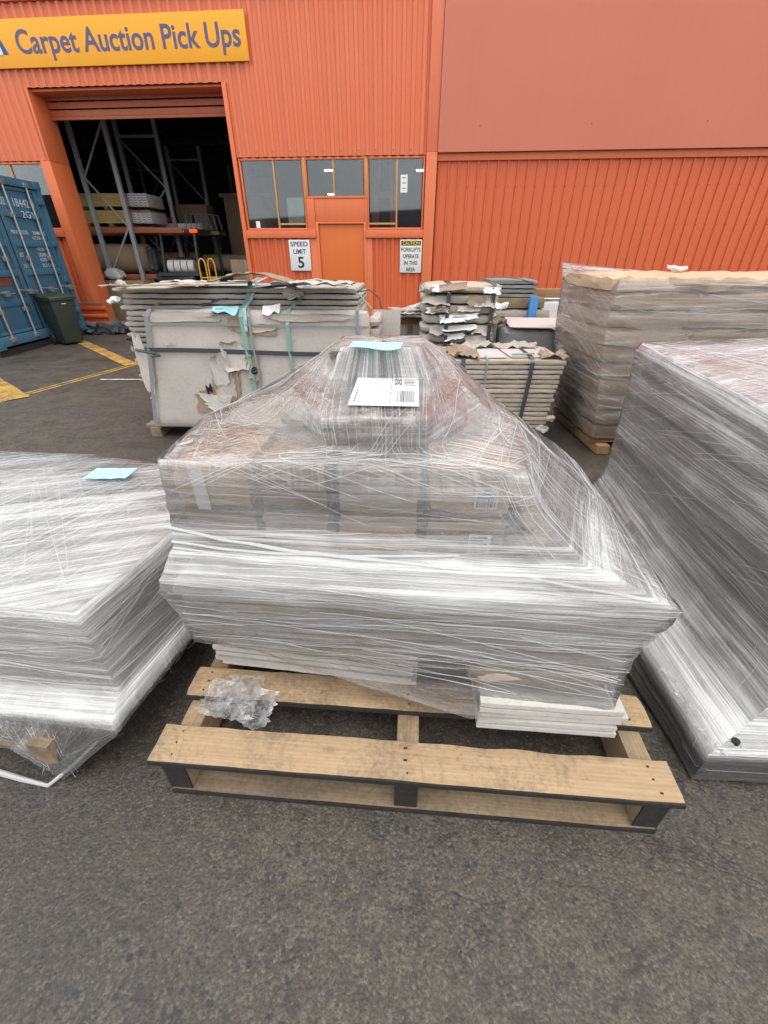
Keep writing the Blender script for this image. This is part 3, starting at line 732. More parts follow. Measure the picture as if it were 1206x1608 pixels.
B('door_frame', 'orange_trim', 4.84, 4.895, -0.03, 0.07, 0, 2.026); B('door_frame', 'orange_trim', 5.805, 5.86, -0.03, 0.07, 0, 2.026); B('door_frame', 'orange_trim', 4.897, 5.803, -0.03, 0.07, 1.99, 2.026)
dr = B('door', 'orange_door', 4.90, 5.80, 0.01, 0.05, 0.015, 1.985)
box(5.79, 5.80, -0.012, 0.012, 1.0, 1.1).build('hinge', 'orange_trim', dr); box(4.68, 4.84, -0.03, 0.05, 0, 1.752).build('door_post', 'orange_trim', FAC, .004); box(5.862, 5.975, -0.03, 0.05, 0, 1.752).build('door_post', 'orange_trim', FAC, .004)
box(5.01, 5.02, 0, 0.009, 1, 1.01)
# papers stuck inside the glass
box(3.62, 3.70, 0.006, 0.0105, 1.93, 2.04).build('window_sticker', 'paper_white', w1)
box(6.52, 6.65, 0.006, 0.0105, 2.48, 2.75).build('window_notice', 'paper_white', w3)
for z in (2.54, 2.62, 2.70): box(6.55, 6.62, 0.004, 0.0055, z, z + 0.012).build('print', 'print_grey', w3)
box(4.29, 4.62, 0.02, 0.03, 1.98, 2.42).build('window_board', 'sign_white', w1)
# screws
sc = MB()
def screw(x, z, y): sc.box(x - 0.006, x + 0.006, y - 0.006, y, z - 0.006, z + 0.006)
for k in range(-14, 22):
    if k % 2: continue
    screw(3.5 + k * 0.16 + 0.003 if 3.5 + k * .16 > 3.4 else -0.22 + (k + 14) * 0.16, 3.10 if 3.5 + k * .16 > 3.4 else 4.12, -0.055)
for k in range(0, 55):
    for z in (0.6, 1.25, 1.95, 2.55): screw(7.20 + k * 0.18 + 0.029, z, -0.008)
for k in range(8):
    for z in (3.4,): screw(7.9 + k * 1.9, z, -0.1)
s_ = sc.build('screw', 'rust', FAC); s_['kind'] = 'stuff'
# interior shell
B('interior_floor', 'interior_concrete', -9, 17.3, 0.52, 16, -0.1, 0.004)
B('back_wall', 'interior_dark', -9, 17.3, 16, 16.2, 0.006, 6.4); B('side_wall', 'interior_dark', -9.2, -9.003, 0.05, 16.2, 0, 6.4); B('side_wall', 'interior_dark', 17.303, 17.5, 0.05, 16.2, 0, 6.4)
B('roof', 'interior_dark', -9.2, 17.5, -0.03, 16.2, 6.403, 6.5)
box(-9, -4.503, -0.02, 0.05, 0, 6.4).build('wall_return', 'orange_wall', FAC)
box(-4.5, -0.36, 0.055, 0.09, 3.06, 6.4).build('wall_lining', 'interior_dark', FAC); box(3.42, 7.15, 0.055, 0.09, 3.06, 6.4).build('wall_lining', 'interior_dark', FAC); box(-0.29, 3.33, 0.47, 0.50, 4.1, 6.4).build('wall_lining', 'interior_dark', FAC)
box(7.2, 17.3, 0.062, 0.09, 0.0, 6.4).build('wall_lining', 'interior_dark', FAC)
for d in (3.5, 7, 10.5):
    tr = MB()
    tr.bar((-9, d, 4.6), (3, d, 6.0), 0.12, 0.16); tr.bar((3, d, 6.0), (15, d, 4.6), 0.12, 0.16); tr.bar((-9, d, 4.45), (15, d, 4.5), 0.08, 0.1)
    for k in range(8): tr.bar((-7 + 2.6 * k, d, 4.5), (-5.7 + 2.6 * k, d, 5.4 if k < 4 else 5.1), 0.06, 0.06)
    tr.build('roof_truss', 'dark_steel', FAC)
for x, d, z, lab in ((-1.438, 14.0, 3.33, 'lit lamp glinting behind the left pane over the orange door'), (-1.705, 17.0, 3.12, 'small lit lamp low behind the panes over the orange door'), (0.144, 17.0, 3.17, 'small lit lamp in front of the red mast behind the right window'), (0.942, 14.0, 3.33, 'lit lamp glinting near the top right corner of the right window')):
    l_ = thing('ceiling_lamp', lab, 'lamp', (0, 0, 0), 0, 'lit lamps inside the warehouse')
    l_.location = (x, d, z); l_.rotation_euler = (0, 0, R(-4.7))
    MB().prism([(-0.2, 0), (0.2, 0), (0.08, 0.16), (-0.08, 0.16)], -0.2, 0.2).build('lamp_shade', 'dark_steel', l_)
    box(-0.10, 0.10, -0.05, 0.05, -0.02, -0.004).build('lamp_bulb', 'lamp_glow', l_); MB().tube([(0, 0, 0.16), (0, 0, 1.6)], 0.01).build('cord', 'dark_steel', l_)

rm = thing('reach_truck_mast', 'red lifting mast standing inside behind the right window', 'mast', FAC.matrix_basis @ Vector((6.15, 1.2, 0.006)), R(-4.7))
for x in (-0.16, 0.16): MB().bar((x * 1.6, 0, 0), (x - 0.05, 0.1, 3.4), 0.13, 0.16).build('rail', 'red_plastic', rm)
for z in (0.8, 1.6, 2.5): box(-0.3, 0.28, 0.02, 0.12, z, z + 0.12).build('cross_member', 'red_plastic', rm)
box(-0.6, 0.6, -0.4, 0.9, 0.0, 0.5).build('base', 'red_plastic', rm, 0.05)
# signs on the wall (same local frame as the wall)
def wall_thing(name, label, cat, x, y, z, group=None):
    t = thing(name, label, cat, FAC.matrix_basis @ Vector((x, y, z)), R(-4.7), group); return t
s = wall_thing('shop_sign', 'long amber sign reading Carpet Auction Pick Ups above the roller door', 'sign', 0, -0.06, 4.30)
box(-2.0, 3.905, -0.03, 0, 0, 0.60).build('sign_board', 'sign_amber', s, 0.003)
text('Carpet Auction Pick Ups', -0.20, 3.80, 0.075, 0.475, -0.031, 'sign_violet', s, bold=0.018)
lg = MB().prism([(-1.35, 0.17), (-0.40, 0.17), (-0.52, 0.47), (-1.35, 0.47)], -0.0335, -0.031).build('logo', 'logo_blue', s)
MB().prism([(-0.66, 0.17), (-0.50, 0.17), (-0.545, 0.44), (-0.585, 0.47)], -0.036, -0.0338).build('logo_stroke', 'sign_white', lg)
s = wall_thing('speed_sign', 'white metal speed limit 5 sign on the corrugated wall by the door', 'sign', 4.265, -0.045, 1.18)
box(0, 0.43, -0.02, 0, 0, 0.545).build('sign_plate', 'sign_white', s, 0.012)
text('SPEED', 0.035, 0.395, 0.43, 0.515, -0.0205, 'sign_navy', s, bold=0.02); text('LIMIT', 0.085, 0.345, 0.30, 0.385, -0.0205, 'sign_navy', s, bold=0.02); text('5', 0.16, 0.29, 0.05, 0.25, -0.0205, 'sign_black', s, bold=0.02)
s = wall_thing('caution_sign', 'white sign with black and yellow caution header about forklifts', 'sign', 6.535, -0.045, 1.15)
box(0, 0.435, -0.02, 0, 0, 0.575).build('sign_plate', 'sign_white', s, 0.012)
box(0.022, 0.413, -0.0225, -0.0203, 0.475, 0.555).build('header_band', 'sign_black', s)
text('CAUTION', 0.05, 0.385, 0.485, 0.545, -0.0227, 'sign_yellow', s, bold=0.012)
for i, (tx, a, b) in enumerate((('FORKLIFTS', 0.025, 0.41), ('OPERATE', 0.06, 0.375), ('IN THIS', 0.085, 0.35), ('AREA', 0.12, 0.315))):
    text(tx, a, b, 0.37 - i * 0.115, 0.44 - i * 0.115, -0.0205, 'sign_black', s, bold=0.02)

# ================================================================== INSIDE THE OPENING (world coordinates)
def rack_frame(name, label, xa, xb, Y, ztop, zb=0.006, braces=4, flip=0):
    t = thing(name, label, 'rack', (xa, Y, zb), 0, 'pallet rack frames inside the warehouse')
    wd = xb - xa
    for x in (0, wd):
        p = MB().box(x - 0.045, x + 0.045, -0.035, -0.030, 0, ztop).box(x - 0.045, x - 0.040, -0.03, 0.04, 0, ztop).box(x + 0.040, x + 0.045, -0.03, 0.04, 0, ztop).build('upright', 'rack_steel', t)
        box(x - 0.07, x + 0.07, -0.07, 0.08, 0.0, 0.012).build('foot_plate', 'rack_steel', p)
    box(0.046, wd - 0.046, -0.01, 0.03, ztop - 0.35, ztop - 0.30).build('rung', 'rack_steel', t)
    zz = ztop - 0.4
    for k in range(braces):
        a, b = (0.046, wd - 0.046) if (k + flip) % 2 else (wd - 0.046, 0.046)
        MB().bar((a, 0.01 * (1 if k % 2 else -1), zz), (b, 0.01 * (1 if k % 2 else -1), zz - 0.95), 0.035, 0.03).build('brace', 'rack_steel', t); zz -= 0.97
    return t
rack_frame('pallet_rack', 'steel rack frame rising to the shutter beside the yellow planks', -7.02, -6.22, 12.5, 4.35)
rack_frame('pallet_rack', 'tall steel rack frame in the middle of the doorway', -6.70, -5.72, 14.0, 4.32, flip=1)
rack_frame('pallet_rack', 'steel rack frame far behind the forklift', -6.53, -5.57, 16.5, 4.22, flip=1)
rack_frame('pallet_rack', 'thin distant steel rack frame beside the right jamb', -5.75, -4.75, 20.0, 4.25)
rack_frame('pallet_rack', 'dim steel rack frame in the far left of the warehouse', -8.6, -7.8, 19.0, 4.3)
for nm, x0, x1, Y, z, lab in (('shelf_beam', -8.2, -5.0, 12.62, 1.92, 'orange rack beam under the yellow planks'), ('shelf_beam', -8.2, -5.0, 13.9, 1.90, 'orange rack beam behind the carpet roll'), ('shelf_beam', -8.0, -5.9, 12.62, 0.92, 'orange rack beam below the carpet roll'), ('shelf_beam', -5.4, -3.6, 17.2, 3.05, 'pale rack beam near the right jamb')):
    tag(box(x0, x1, Y - 0.03, Y + 0.03, z, z + 0.11).build(nm, 'beam_orange' if 'orange' in lab else 'galvanised', None, 0.004), lab, 'beam')
def plank_pack(z, lab, cx0=-7.45, cx1=-6.28):
    t = thing('plank_pack', lab, 'timber pack', (cx0, 12.75, z), 0, 'packs of yellow planks in the rack')
    L = cx1 - cx0
    for k in range(5):
        box(0, L, 0.0, 1.0, 0.10 + k * 0.052, 0.149 + k * 0.052).build('plank', 'yellow_plank', t, 0.005)
    for x in (0.02, L * .5, L - 0.12): box(x, x + 0.1, 0.0, 1.0, 0.03, 0.098).build('skid', 'timber_brown', t)
    box(-0.02, L + 0.5, 0.02, 0.98, 0.0, 0.028).build('deck_board', 'timber_brown', t)
    for k in range(4):
        b = box(L + 0.03 + k * 0.12, L + 0.13 + k * 0.12, 0.05, 0.95, 0.10, 0.36).build('end_carton', 'paper_white', t, 0.006)
        for q in range(5): box(L + 0.04 + k * 0.12, L + 0.12 + k * 0.12, 0.044, 0.049, 0.115 + q * 0.048, 0.14 + q * 0.048).build('carton_print', 'purple_box' if k == 0 else 'strap_grey', b)
plank_pack(2.37, 'upper pack of yellow planks on the rack inside the doorway'); plank_pack(2.03, 'lower pack of yellow planks on the rack inside the doorway')
for k, (x, Y, z, r_, L_, mt, lab) in enumerate(((-7.4, 14.6, 1.0, .26, 1.9, 'carpet_beige', 'second rolled carpet lying deeper in the rack'), (-5.2, 14.4, 1.02, .22, 1.5, 'card_tan', 'brown carpet roll lying behind the forklift'), (-7.2, 13.2, 0.25, .24, 1.6, 'tile_grey', 'grey carpet roll lying on the floor under the rack'))):
    q = thing('carpet_roll', lab, 'carpet roll', (x, Y, z), 0); MB().tube([(0, 0, r_), (L_, 0, r_)], r_, 22).build('roll_body', mt, q); MB().tube([(L_ + .002, 0, r_), (L_ + .012, 0, r_)], r_ * .3, 12).build('roll_core', 'card_brown', q)
for k, (x, Y, z, w_, h_, lab) in enumerate(((-6.1, 15.2, 2.0, .9, .7, 'brown carton on the far rack between the steel uprights'), (-4.9, 16.0, 1.3, 1.2, 1.7, 'tall brown carton standing far behind the forklift'), (-5.0, 18.0, 2.9, 1.0, .8, 'brown board high on the far rack near the right jamb'))):
    tag(box(x, x + w_, Y, Y + .7, z, z + h_).build('cardboard_box', 'card_tan', None, .01), lab, 'box')
# carpet roll: spiral end
cr = thing('carpet_roll', 'large rolled beige carpet lying on the rack', 'carpet roll', (-7.6, 13.1, 1.03), 0)
MB().tube([(0, 0, 0.34), (1.38, 0, 0.34)], 0.335, 28).build('roll_body', 'carpet_beige', cr)
sp = [(1.385 + 0.004 * math.sin(k), (0.05 + 0.27 * k / 90) * math.cos(k * 0.35), 0.34 + (0.05 + 0.27 * k / 90) * math.sin(k * 0.35)) for k in range(91)]
MB().tube(sp, 0.016, 5).build('roll_spiral', 'card_tan', cr)
tag(grid_box(cuboid_corners(-6.35, -6.02, 12.95, 13.3, 1.04, 1.62), 5, 5, 8, 0.05, 5, 4, 0.06).build('plastic_bundle', 'clear_plastic_rag'), 'crumpled clear plastic bundle at the carpet roll end', 'plastic bundle')
tag(grid_box(cuboid_corners(-7.05, -6.65, 12.2, 12.5, 0.92, 1.15), 6, 6, 4, 0.05, 6, 7, 0.05).build('white_bag', 'paper_white'), 'slumped white bag beside the left door jamb', 'bag')
tag(box(-6.95, -5.95, 11.95, 12.5, 0.006, 0.91).build('cardboard_box', 'card_tan', None, 0.01), 'big brown cardboard box standing beside the left jamb', 'box')
# forklift (dark, facing away)
fk = thing('forklift', 'dark forklift with red tail lights parked under the racks', 'forklift', (-5.25, 13.3, 0.006), R(-6))
box(-0.55, 0.55, -0.6, 1.1, 0.28, 0.85).build('body', 'black_plastic', fk, 0.08, seg=3); box(-0.52, 0.52, -0.95, -0.603, 0.3, 1.05).build('counterweight', 'dark_steel', fk, 0.10, seg=3)
for x in (-0.47, 0.47):
    MB().tube([(x, -0.55, 0.85), (x * .96, -0.35, 1.98), (x * .96, 0.75, 1.98), (x, 0.95, 0.85)], 0.04, 8).build('overhead_guard', 'dark_steel', fk)
    MB().tube([(x - 0.11, -0.6, 0.25), (x + 0.11, -0.6, 0.25)], 0.25, 18).build('wheel', 'black_rubber', fk); MB().tube([(x - 0.13, 0.75, 0.3), (x + 0.13, 0.75, 0.3)], 0.30, 18).build('wheel', 'black_rubber', fk)
    box(x - 0.1, x + 0.1, -0.42, -0.39, 1.93, 2.0).build('tail_light', 'marker_red', fk, 0.01); box(x * .3 - 0.07, x * .3 + 0.07, -0.415, -0.39, 1.94, 1.99).build('tail_light', 'marker_red', fk, 0.01)
    MB().box(x * .7 - 0.05, x * .7 + 0.05, 1.2, 1.3, 0.05, 2.4).build('mast', 'dark_steel', fk); box(x * .5 - 0.06, x * .5 + 0.06, 1.32, 2.4, 0.05, 0.1).build('fork', 'dark_steel', fk)
for k in range(6): box(-0.43, 0.43, -0.25 + k * 0.17, -0.2 + k * 0.17, 1.96, 2.0).build('roof_bar', 'dark_steel', fk)
box(-0.46, 0.46, -0.40, -0.33, 1.92, 2.005).build('rear_bar', 'dark_steel', fk); box(-0.25, 0.25, -0.2, 0.25, 0.86, 0.98).build('seat', 'black_rubber', fk, 0.04); box(-0.25, 0.25, -0.28, -0.18, 0.985, 1.4).build('seat_back', 'black_rubber', fk, 0.04)
MB().tube([(0.16 * math.cos(a * .4), 0.5 + 0.08 * math.sin(a * .4), 1.2 + 0.13 * math.sin(a * .4)) for a in range(16)], 0.014, 6, closed=True).build('steering_wheel', 'black_rubber', fk)
for k in range(4):
    q = thing('wrapped_roll', ['leftmost', 'second from left', 'third from left', 'rightmost'][k] + ' white wrapped roll in the row under the forklift bar', 'roll', (-5.45 + k * 0.17, 12.45, 1.08), 0, 'white wrapped rolls')
    MB().tube([(0, 0, 0.13), (0.14, 0, 0.13)], 0.14, 18).build('roll_body', 'paper_white', q); MB().tube([(0.142, 0, 0.13), (0.148, 0, 0.13)], 0.06, 12).build('roll_core', 'card_tan', q)
tag(box(-5.7, -4.6, 12.3, 12.8, 1.0, 1.075).build('roll_shelf', 'dark_steel'), 'dark shelf holding the row of white wrapped rolls', 'shelf')
for k, x in enumerate((-5.65, -4.68)): tag(MB().bar((x, 12.55, 0.006), (x, 12.55, 1.0), 0.06, 0.06).build('shelf_post', 'dark_steel'), ('left' if not k else 'right') + ' dark post of the shelf holding white rolls', 'post')
# trolley frames, red tub, cartons, hand truck
lt = thing('platform_trolley', 'pale tubular trolley frames lying on the rack', 'trolley', (-5.4, 13.9, 2.02), 0)
for k in range(5):
    x = 0.14 * k
    MB().tube([(x, 0, 0), (x + 0.05, 0, 0.36), (x + 0.35, 0.02, 0.38 - 0.01 * k), (x + 0.42, 0, 0.02)], 0.014, 6).build('tube_frame', 'galvanised', lt)
box(-0.5, 0.9, -0.1, 0.5, -0.1, -0.02).build('deck', 'timber_brown', lt)
tag(grid_box(cuboid_corners(-6.28, -5.92, 14.1, 14.5, 2.2, 2.36), 3, 3, 2, 0.01, 5, 2, 0.02).build('red_tub', 'red_plastic'), 'small red tub on the rack behind the plank packs', 'tub')
tag(box(-6.9, -5.0, 14.05, 14.9, 2.06, 2.19).build('stacked_board', 'paper_white', None, 0.01), 'pale board pack on the rack under the red tub', 'board pack')
for k, (x, z, h) in enumerate(((-3.72, 0.92, 0.44), (-3.74, 0.47, 0.44), (-3.70, 0.006, 0.455))):
    b = tag(box(x, x + 0.72, 11.9, 12.5, z, z + h).build('cardboard_box', 'card_tan', None, 0.01), ['topmost', 'middle', 'lowest'][k] + ' brown carton in the stack by the right door jamb', 'box', 'cartons stacked by the right jamb')
    box(0.0, 0.06, -0.002, 0.002, 0, h - 0.02).build('tape', 'card_beige', b, 0, (x + 0.33, 11.897, z + 0.01))
tag(box(-4.12, -3.78, 11.35, 11.7, 0.76, 1.02).build('cardboard_box', 'card_tan', None, 0.008), 'small brown box beside the yellow hand truck', 'box')
tag(box(-4.2, -3.7, 11.3, 11.8, 0.006, 0.755).build('wooden_crate', 'timber_brown', None, 0.008), 'dark wooden crate under the small brown box', 'crate')
ht = thing('hand_truck', 'yellow tubular hand truck with two looped handles', 'hand truck', (-4.25, 11.25, 0.006), 0)
for x in (0.0, 0.21):
    MB().tube([(x, 0, 0), (x, 0, 1.25)] + [(x + 0.075 - 0.075 * math.cos(a * math.pi / 8), 0, 1.25 + 0.13 * math.sin(a * math.pi / 8)) for a in range(1, 8)] + [(x + 0.15, 0, 1.25), (x + 0.15, 0, 0)], 0.017, 8).build('handle', 'trolley_yellow', ht)
for z in (0.4, 0.7, 1.0): MB().tube([(0, 0, z), (0.36, 0, z)], 0.012, 6).build('cross_bar', 'trolley_yellow', ht)
box(-0.02, 0.38, -0.2, 0.0, -0.002, 0.012).build('toe_plate', 'trolley_yellow', ht)
for x in (-0.03, 0.35): MB().tube([(x - 0.03, 0.1, 0.12), (x + 0.03, 0.1, 0.12)], 0.12, 14).build('wheel', 'black_rubber', ht)

# ================================================================== SHIPPING CONTAINER (doors face +X)
ct = thing('shipping_container', 'blue shipping container with locking rods and white lettering on its doors', 'container', (-6.36, 7.36, 0.0), R(90))
W_, H_, L_ = 2.44, 2.60, 6.06
for x in (0, W_ - 0.10): box(x, x + 0.10, 0.0, 0.12, 0.14, H_).build('corner_post', 'container_blue', ct, 0.008)
box(0.102, W_ - 0.102, 0.0, 0.12, H_ - 0.12, H_).build('door_header', 'container_blue', ct, 0.008); box(0.102, W_ - 0.102, 0.0, 0.14, 0.14, 0.29).build('door_sill', 'container_blue', ct, 0.008)
for x in (-0.005, W_ - 0.165):
    for z in (0.10, H_ - 0.115): box(x, x + 0.17, -0.015, 0.15, z, z + 0.12).build('corner_casting', 'container_blue', ct, 0.012)
for side, x0 in ((0, 0.112), (1, 1.226)):
    x1 = x0 + 1.102
    d = box(x0, x1, 0.055, 0.085, 0.30, H_ - 0.13).build('door_leaf', 'container_blue', ct, 0.004)
    # raised frame and five recessed panels
    fm = MB(); zs = [0.30, 0.76, 1.20, 1.64, 2.08, H_ - 0.13]
    for z in zs: fm.box(x0, x1, 0.028, 0.053, max(0.30, z - 0.05), min(H_ - 0.13, z + 0.05))
    fm.build('panel_rib', 'container_blue', d, 0.012); box(x0, x0 + 0.10, 0.026, 0.054, 0.30, H_ - 0.13).build('door_stile', 'container_blue', d, 0.006); box(x1 - 0.10, x1, 0.026, 0.054, 0.30, H_ - 0.13).build('door_stile', 'container_blue', d, 0.006)
    box(x0 - 0.008 if side else x1 - 0.004, x0 + 0.004 if side else x1 + 0.008, 0.02, 0.06, 0.31, H_ - 0.14).build('door_gasket', 'black_rubber', d)
    for rx in (x0 + 0.27, x1 - 0.27):
        r_ = MB().tube([(rx, 0.0, 0.20), (rx, 0.0, H_ - 0.05)], 0.019, 10).build('lock_rod', 'galvanised', d)
        for z in (0.62, 1.38, 2.02): box(rx - 0.05, rx + 0.05, -0.012, 0.03, z, z + 0.07).build('rod_guide', 'galvanised', d, 0.006)
        for z in (0.19, H_ - 0.12): box(rx - 0.06, rx + 0.06, -0.03, 0.02, z, z + 0.07).build('cam_keeper', 'galvanised', d, 0.01)
        MB().tube([(rx, -0.02, 0.95), (rx + 0.12, -0.035, 0.93), (rx + 0.42, -0.03, 0.90)], 0.014, 7).build('lock_handle', 'galvanised', d); box(rx + 0.2, rx + 0.3, -0.045, 0.02, 0.87, 0.95).build('handle_hasp', 'galvanised', d, 0.008)
    hx = W_ - 0.13 if side else 0.05
    for z in (0.45, 1.0, 1.6, 2.25): box(hx - 0.06, hx + 0.09, -0.02, 0.03, z, z + 0.09).build('hinge', 'container_blue', d, 0.012)
    if side:
        text('YOUU', x0 + 0.08, x0 + 0.30, 2.19, 2.31, 0.0535, 'container_text', d); text('18442', x0 + 0.45, x0 + 0.83, 2.19, 2.31, 0.0535, 'container_text', d); text('0', x0 + 0.88, x0 + 0.96, 2.19, 2.31, 0.0535, 'container_text', d); text('2G1', x0 + 0.52, x0 + 0.80, 2.03, 2.13, 0.0235, 'container_text', d)
        for i, (a, b1, b2) in enumerate((('MAX GROSS', '30480 KG', '67200 LB'), ('TARE', '2200 KG', '4850 LB'), ('NET', '28280 KG', '62350 LB'), ('CU CAP', '33.2 CU.M', '1172 CU.FT'))):
            z = 1.78 - i * 0.17
            text(a, x0 + 0.10, x0 + 0.10 + 0.045 * len(a), z, z + 0.06, 0.0235 if i == 0 else 0.0535, 'container_text', d); text(b1, x0 + 0.62, x0 + 0.95, z, z + 0.055, 0.0235 if i == 0 else 0.0535, 'container_text', d); text(b2, x0 + 0.62, x0 + 0.95, z - 0.075, z - 0.02, 0.0535, 'container_text', d)
    else:
        box(x0 + 0.45, x0 + 0.82, 0.045, 0.0545, 1.02, 1.17).build('data_plate', 'rust', d)
cs = corr(L_ - 0.16, H_ - 0.3, 0.27, 0.036, [(0, 0), (0.26, 0), (0.5, 1), (0.76, 1)])
for x, sgn in ((0.02, 1), (W_ - 0.02, -1)):
    me = cs.mesh('side_panel', 'container_blue'); link('side_panel', me, ct, (x, 0.13 if sgn > 0 else L_ - 0.03, 0.2), R(90) if sgn > 0 else R(-90))
box(0.0, W_, 0.125, L_, H_ - 0.06, H_ - 0.005).build('roof', 'container_blue', ct); box(0.0, W_, 0.145, L_, 0.14, 0.22).build('base_rail', 'container_blue', ct); box(0.02, W_ - 0.02, L_ - 0.05, L_ - 0.01, 0.2, H_ - 0.1).build('end_wall', 'container_blue', ct)
for y in (0.02, L_ - 0.4): box(0.03, W_ - 0.03, y, y + 0.35, 0.0, 0.095).build('bearer_block', 'wood_dirty_edge', ct)
tag(MB().tube([(-6.40, 8.55, 0.95), (-6.36, 8.62, 0.86), (-6.34, 8.8, 0.80), (-6.33, 8.95, 0.84)], 0.012, 6).build('chain', 'galvanised'), 'chain looped from the container lock rod behind the bin', 'chain')

# ================================================================== ADDED LOW BLOCK (unseen behind the camera, put in to darken window reflections)
sh = thing('reflection_block', 'added low grey block behind the camera, put in to darken the window reflections', 'building', (0, -22, 0))
box(-26, 26, -8, 0, 0, 3.4).build('wall', 'tile_grey', sh); MB().prism([(-26.4, 3.4), (26.4, 3.4), (26.4, 3.6), (0, 4.6), (-26.4, 3.6)], -8.4, 0.4).build('roof', 'dark_steel', sh)
for k in range(6): box(-22 + k * 8, -18.5 + k * 8, -0.02, 0.03, 0.0, 2.8).build('shutter', 'rack_steel', sh)

# ================================================================== WHEELIE BIN
bn = thing('wheelie_bin', 'dark green wheelie bin standing in front of the blue container', 'bin', (-6.06, 8.70, 0), R(62)); bn.scale = (0.80, 0.80, 0.98)
def taper(b, t, z0, z1): return [(-b[0], -b[1], z0), (b[0], -b[1], z0), (b[0], b[1], z0), (-b[0], b[1], z0), (-t[0], -t[1], z1), (t[0], -t[1], z1), (t[0], t[1], z1), (-t[0], t[1], z1)]
MB().hexa(taper((0.20, 0.20), (0.265, 0.29), 0.03, 0.78)).build('body', 'bin_green', bn, 0.03, seg=3)
MB().hexa(taper((0.285, 0.31), (0.285, 0.31), 0.775, 0.815)).build('rim', 'bin_green', bn, 0.012)
MB().hexa([(-0.29, -0.325, 0.818), (0.29, -0.325, 0.818), (0.29, 0.33, 0.835), (-0.29, 0.33, 0.835), (-0.25, -0.28, 0.85), (0.25, -0.28, 0.85), (0.25, 0.27, 0.885), (-0.25, 0.27, 0.885)]).build('lid', 'bin_green', bn, 0.014)
MB().tube([(-0.24, 0.33, 0.80), (-0.24, 0.41, 0.83), (0.24, 0.41, 0.83), (0.24, 0.33, 0.80)], 0.016, 8).build('handle', 'bin_green', bn)
MB().tube([(-0.25, 0.235, 0.10), (0.25, 0.235, 0.10)], 0.012, 8).build('axle', 'nail', bn)
for x in (-0.25, 0.25):
    wq = MB().tube([(x - 0.025, 0.235, 0.10), (x + 0.025, 0.235, 0.10)], 0.10, 22).build('wheel', 'black_rubber', bn); MB().tube([(x - 0.03, 0.235, 0.10), (x + 0.03, 0.235, 0.10)], 0.055, 16).build('hub', 'black_plastic', wq)
box(-0.05, 0.05, -0.289, -0.283, 0.715, 0.728).build('emblem', 'container_text', bn)
rg = grid_box(cuboid_corners(-6.55, -5.6, 9.72, 10.15, 0.0, 0.20), 16, 10, 4, 0.09, 6, 9, 0.08)
for v in range(len(rg.v)): rg.v[v] = (rg.v[v][0], rg.v[v][1], max(0.004, rg.v[v][2]))
tag(rg.build('plastic_sheet', 'clear_plastic_rag'), 'heap of crumpled dark plastic at the foot of the door jamb', 'plastic heap')

# ================================================================== helpers for loads
def frame(ox, oy, deg):
    c_, s_ = math.cos(R(deg)), math.sin(R(deg))
    return lambda u, v, z=0.0: Vector((ox + u * c_ - v * s_, oy + u * s_ + v * c_, z))
def block(F, deg, name, mat, u0, u1, v0, v1, z0, z1, seed, label, cat, group=None, amp=0.003, rnd_=0.004, crush=0.006, n=None, yaw=0.0):
    """A crumpled carton or slab as one mesh with its origin at the middle of its base."""
    a, b, h = (u1 - u0) / 2, (v1 - v0) / 2, z1 - z0
    n = n or (max(3, int(a * 2 / 0.06)), max(2, int(b * 2 / 0.08)), max(2, int(h / 0.04)))
    o = grid_box(cuboid_corners(-a, a, -b, b, 0, h), *n, amp=amp, freq=8, seed=seed, round_=rnd_, crush=crush).build(name, mat, None, 0, F((u0 + u1) / 2, (v0 + v1) / 2, z0), R(deg + yaw))
    return tag(o, label, cat, group)

# ================================================================== FOREGROUND PALLET
PDEG = -4.4; PF = frame(-0.72, 0.70, PDEG)
def pallet(name, label, F, deg, wd, depth, boards, zt=0.19, mats=('pine', 'pine_y', 'pine_old'), bw=0.122, seed=0, knots=True):
    t = thing(name, label, 'pallet', F(0, 0, 0), R(deg)); rnd = random.Random(seed)
    bh = zt - 0.024 - 0.022
    nm = None
    def nails(b, xs, y0, y1):
        for x in xs:
            for f in (0.2, 0.5, 0.8):
                MB().tube([(x + rnd.uniform(-.012, .012), y0 + (y1 - y0) * f, zt + 0.0002), (x, y0 + (y1 - y0) * f, zt + 0.0014)], 0.0032, 7).build('nail', 'nail', b)
    bx = (0.03, wd / 2 - 0.037, wd - 0.105)
    for i, x in enumerate(bx):
        p = grid_box(cuboid_corners(x, x + 0.075, 0.012, depth - 0.012, 0.0225, 0.0225 + bh - 0.001), 2, 14, 3, 0.0015, 6, seed + i, 0.003, 0.004).build('bearer', mats[1], t)
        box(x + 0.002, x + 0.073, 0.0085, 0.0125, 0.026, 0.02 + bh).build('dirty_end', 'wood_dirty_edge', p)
    for i, y in enumerate(boards):
        e = rnd.uniform(-0.006, 0.008)
        b = grid_box(cuboid_corners(e, wd + e, y, y + bw, zt - 0.0235, zt), 70, 5, 1, 0.0020, 5, seed + 20 + i, 0.002, 0.0045).build('board', mats[0], t)
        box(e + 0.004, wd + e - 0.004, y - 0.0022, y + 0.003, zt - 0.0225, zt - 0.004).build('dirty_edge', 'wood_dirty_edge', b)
        nails(b, [x + 0.037 for x in bx], y, y + bw)
    for i, y in enumerate((0.0, depth / 2 - 0.06, depth - 0.12)):
        b = grid_box(cuboid_corners(0.03, wd - 0.03, y + 0.004, y + 0.118, 0.001, 0.0215), 30, 3, 1, 0.0012, 5, seed + 50 + i, 0.002, 0.003).build('bottom_board', mats[2], t)
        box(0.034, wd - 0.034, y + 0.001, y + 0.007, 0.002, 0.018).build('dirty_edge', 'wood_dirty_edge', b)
    return t
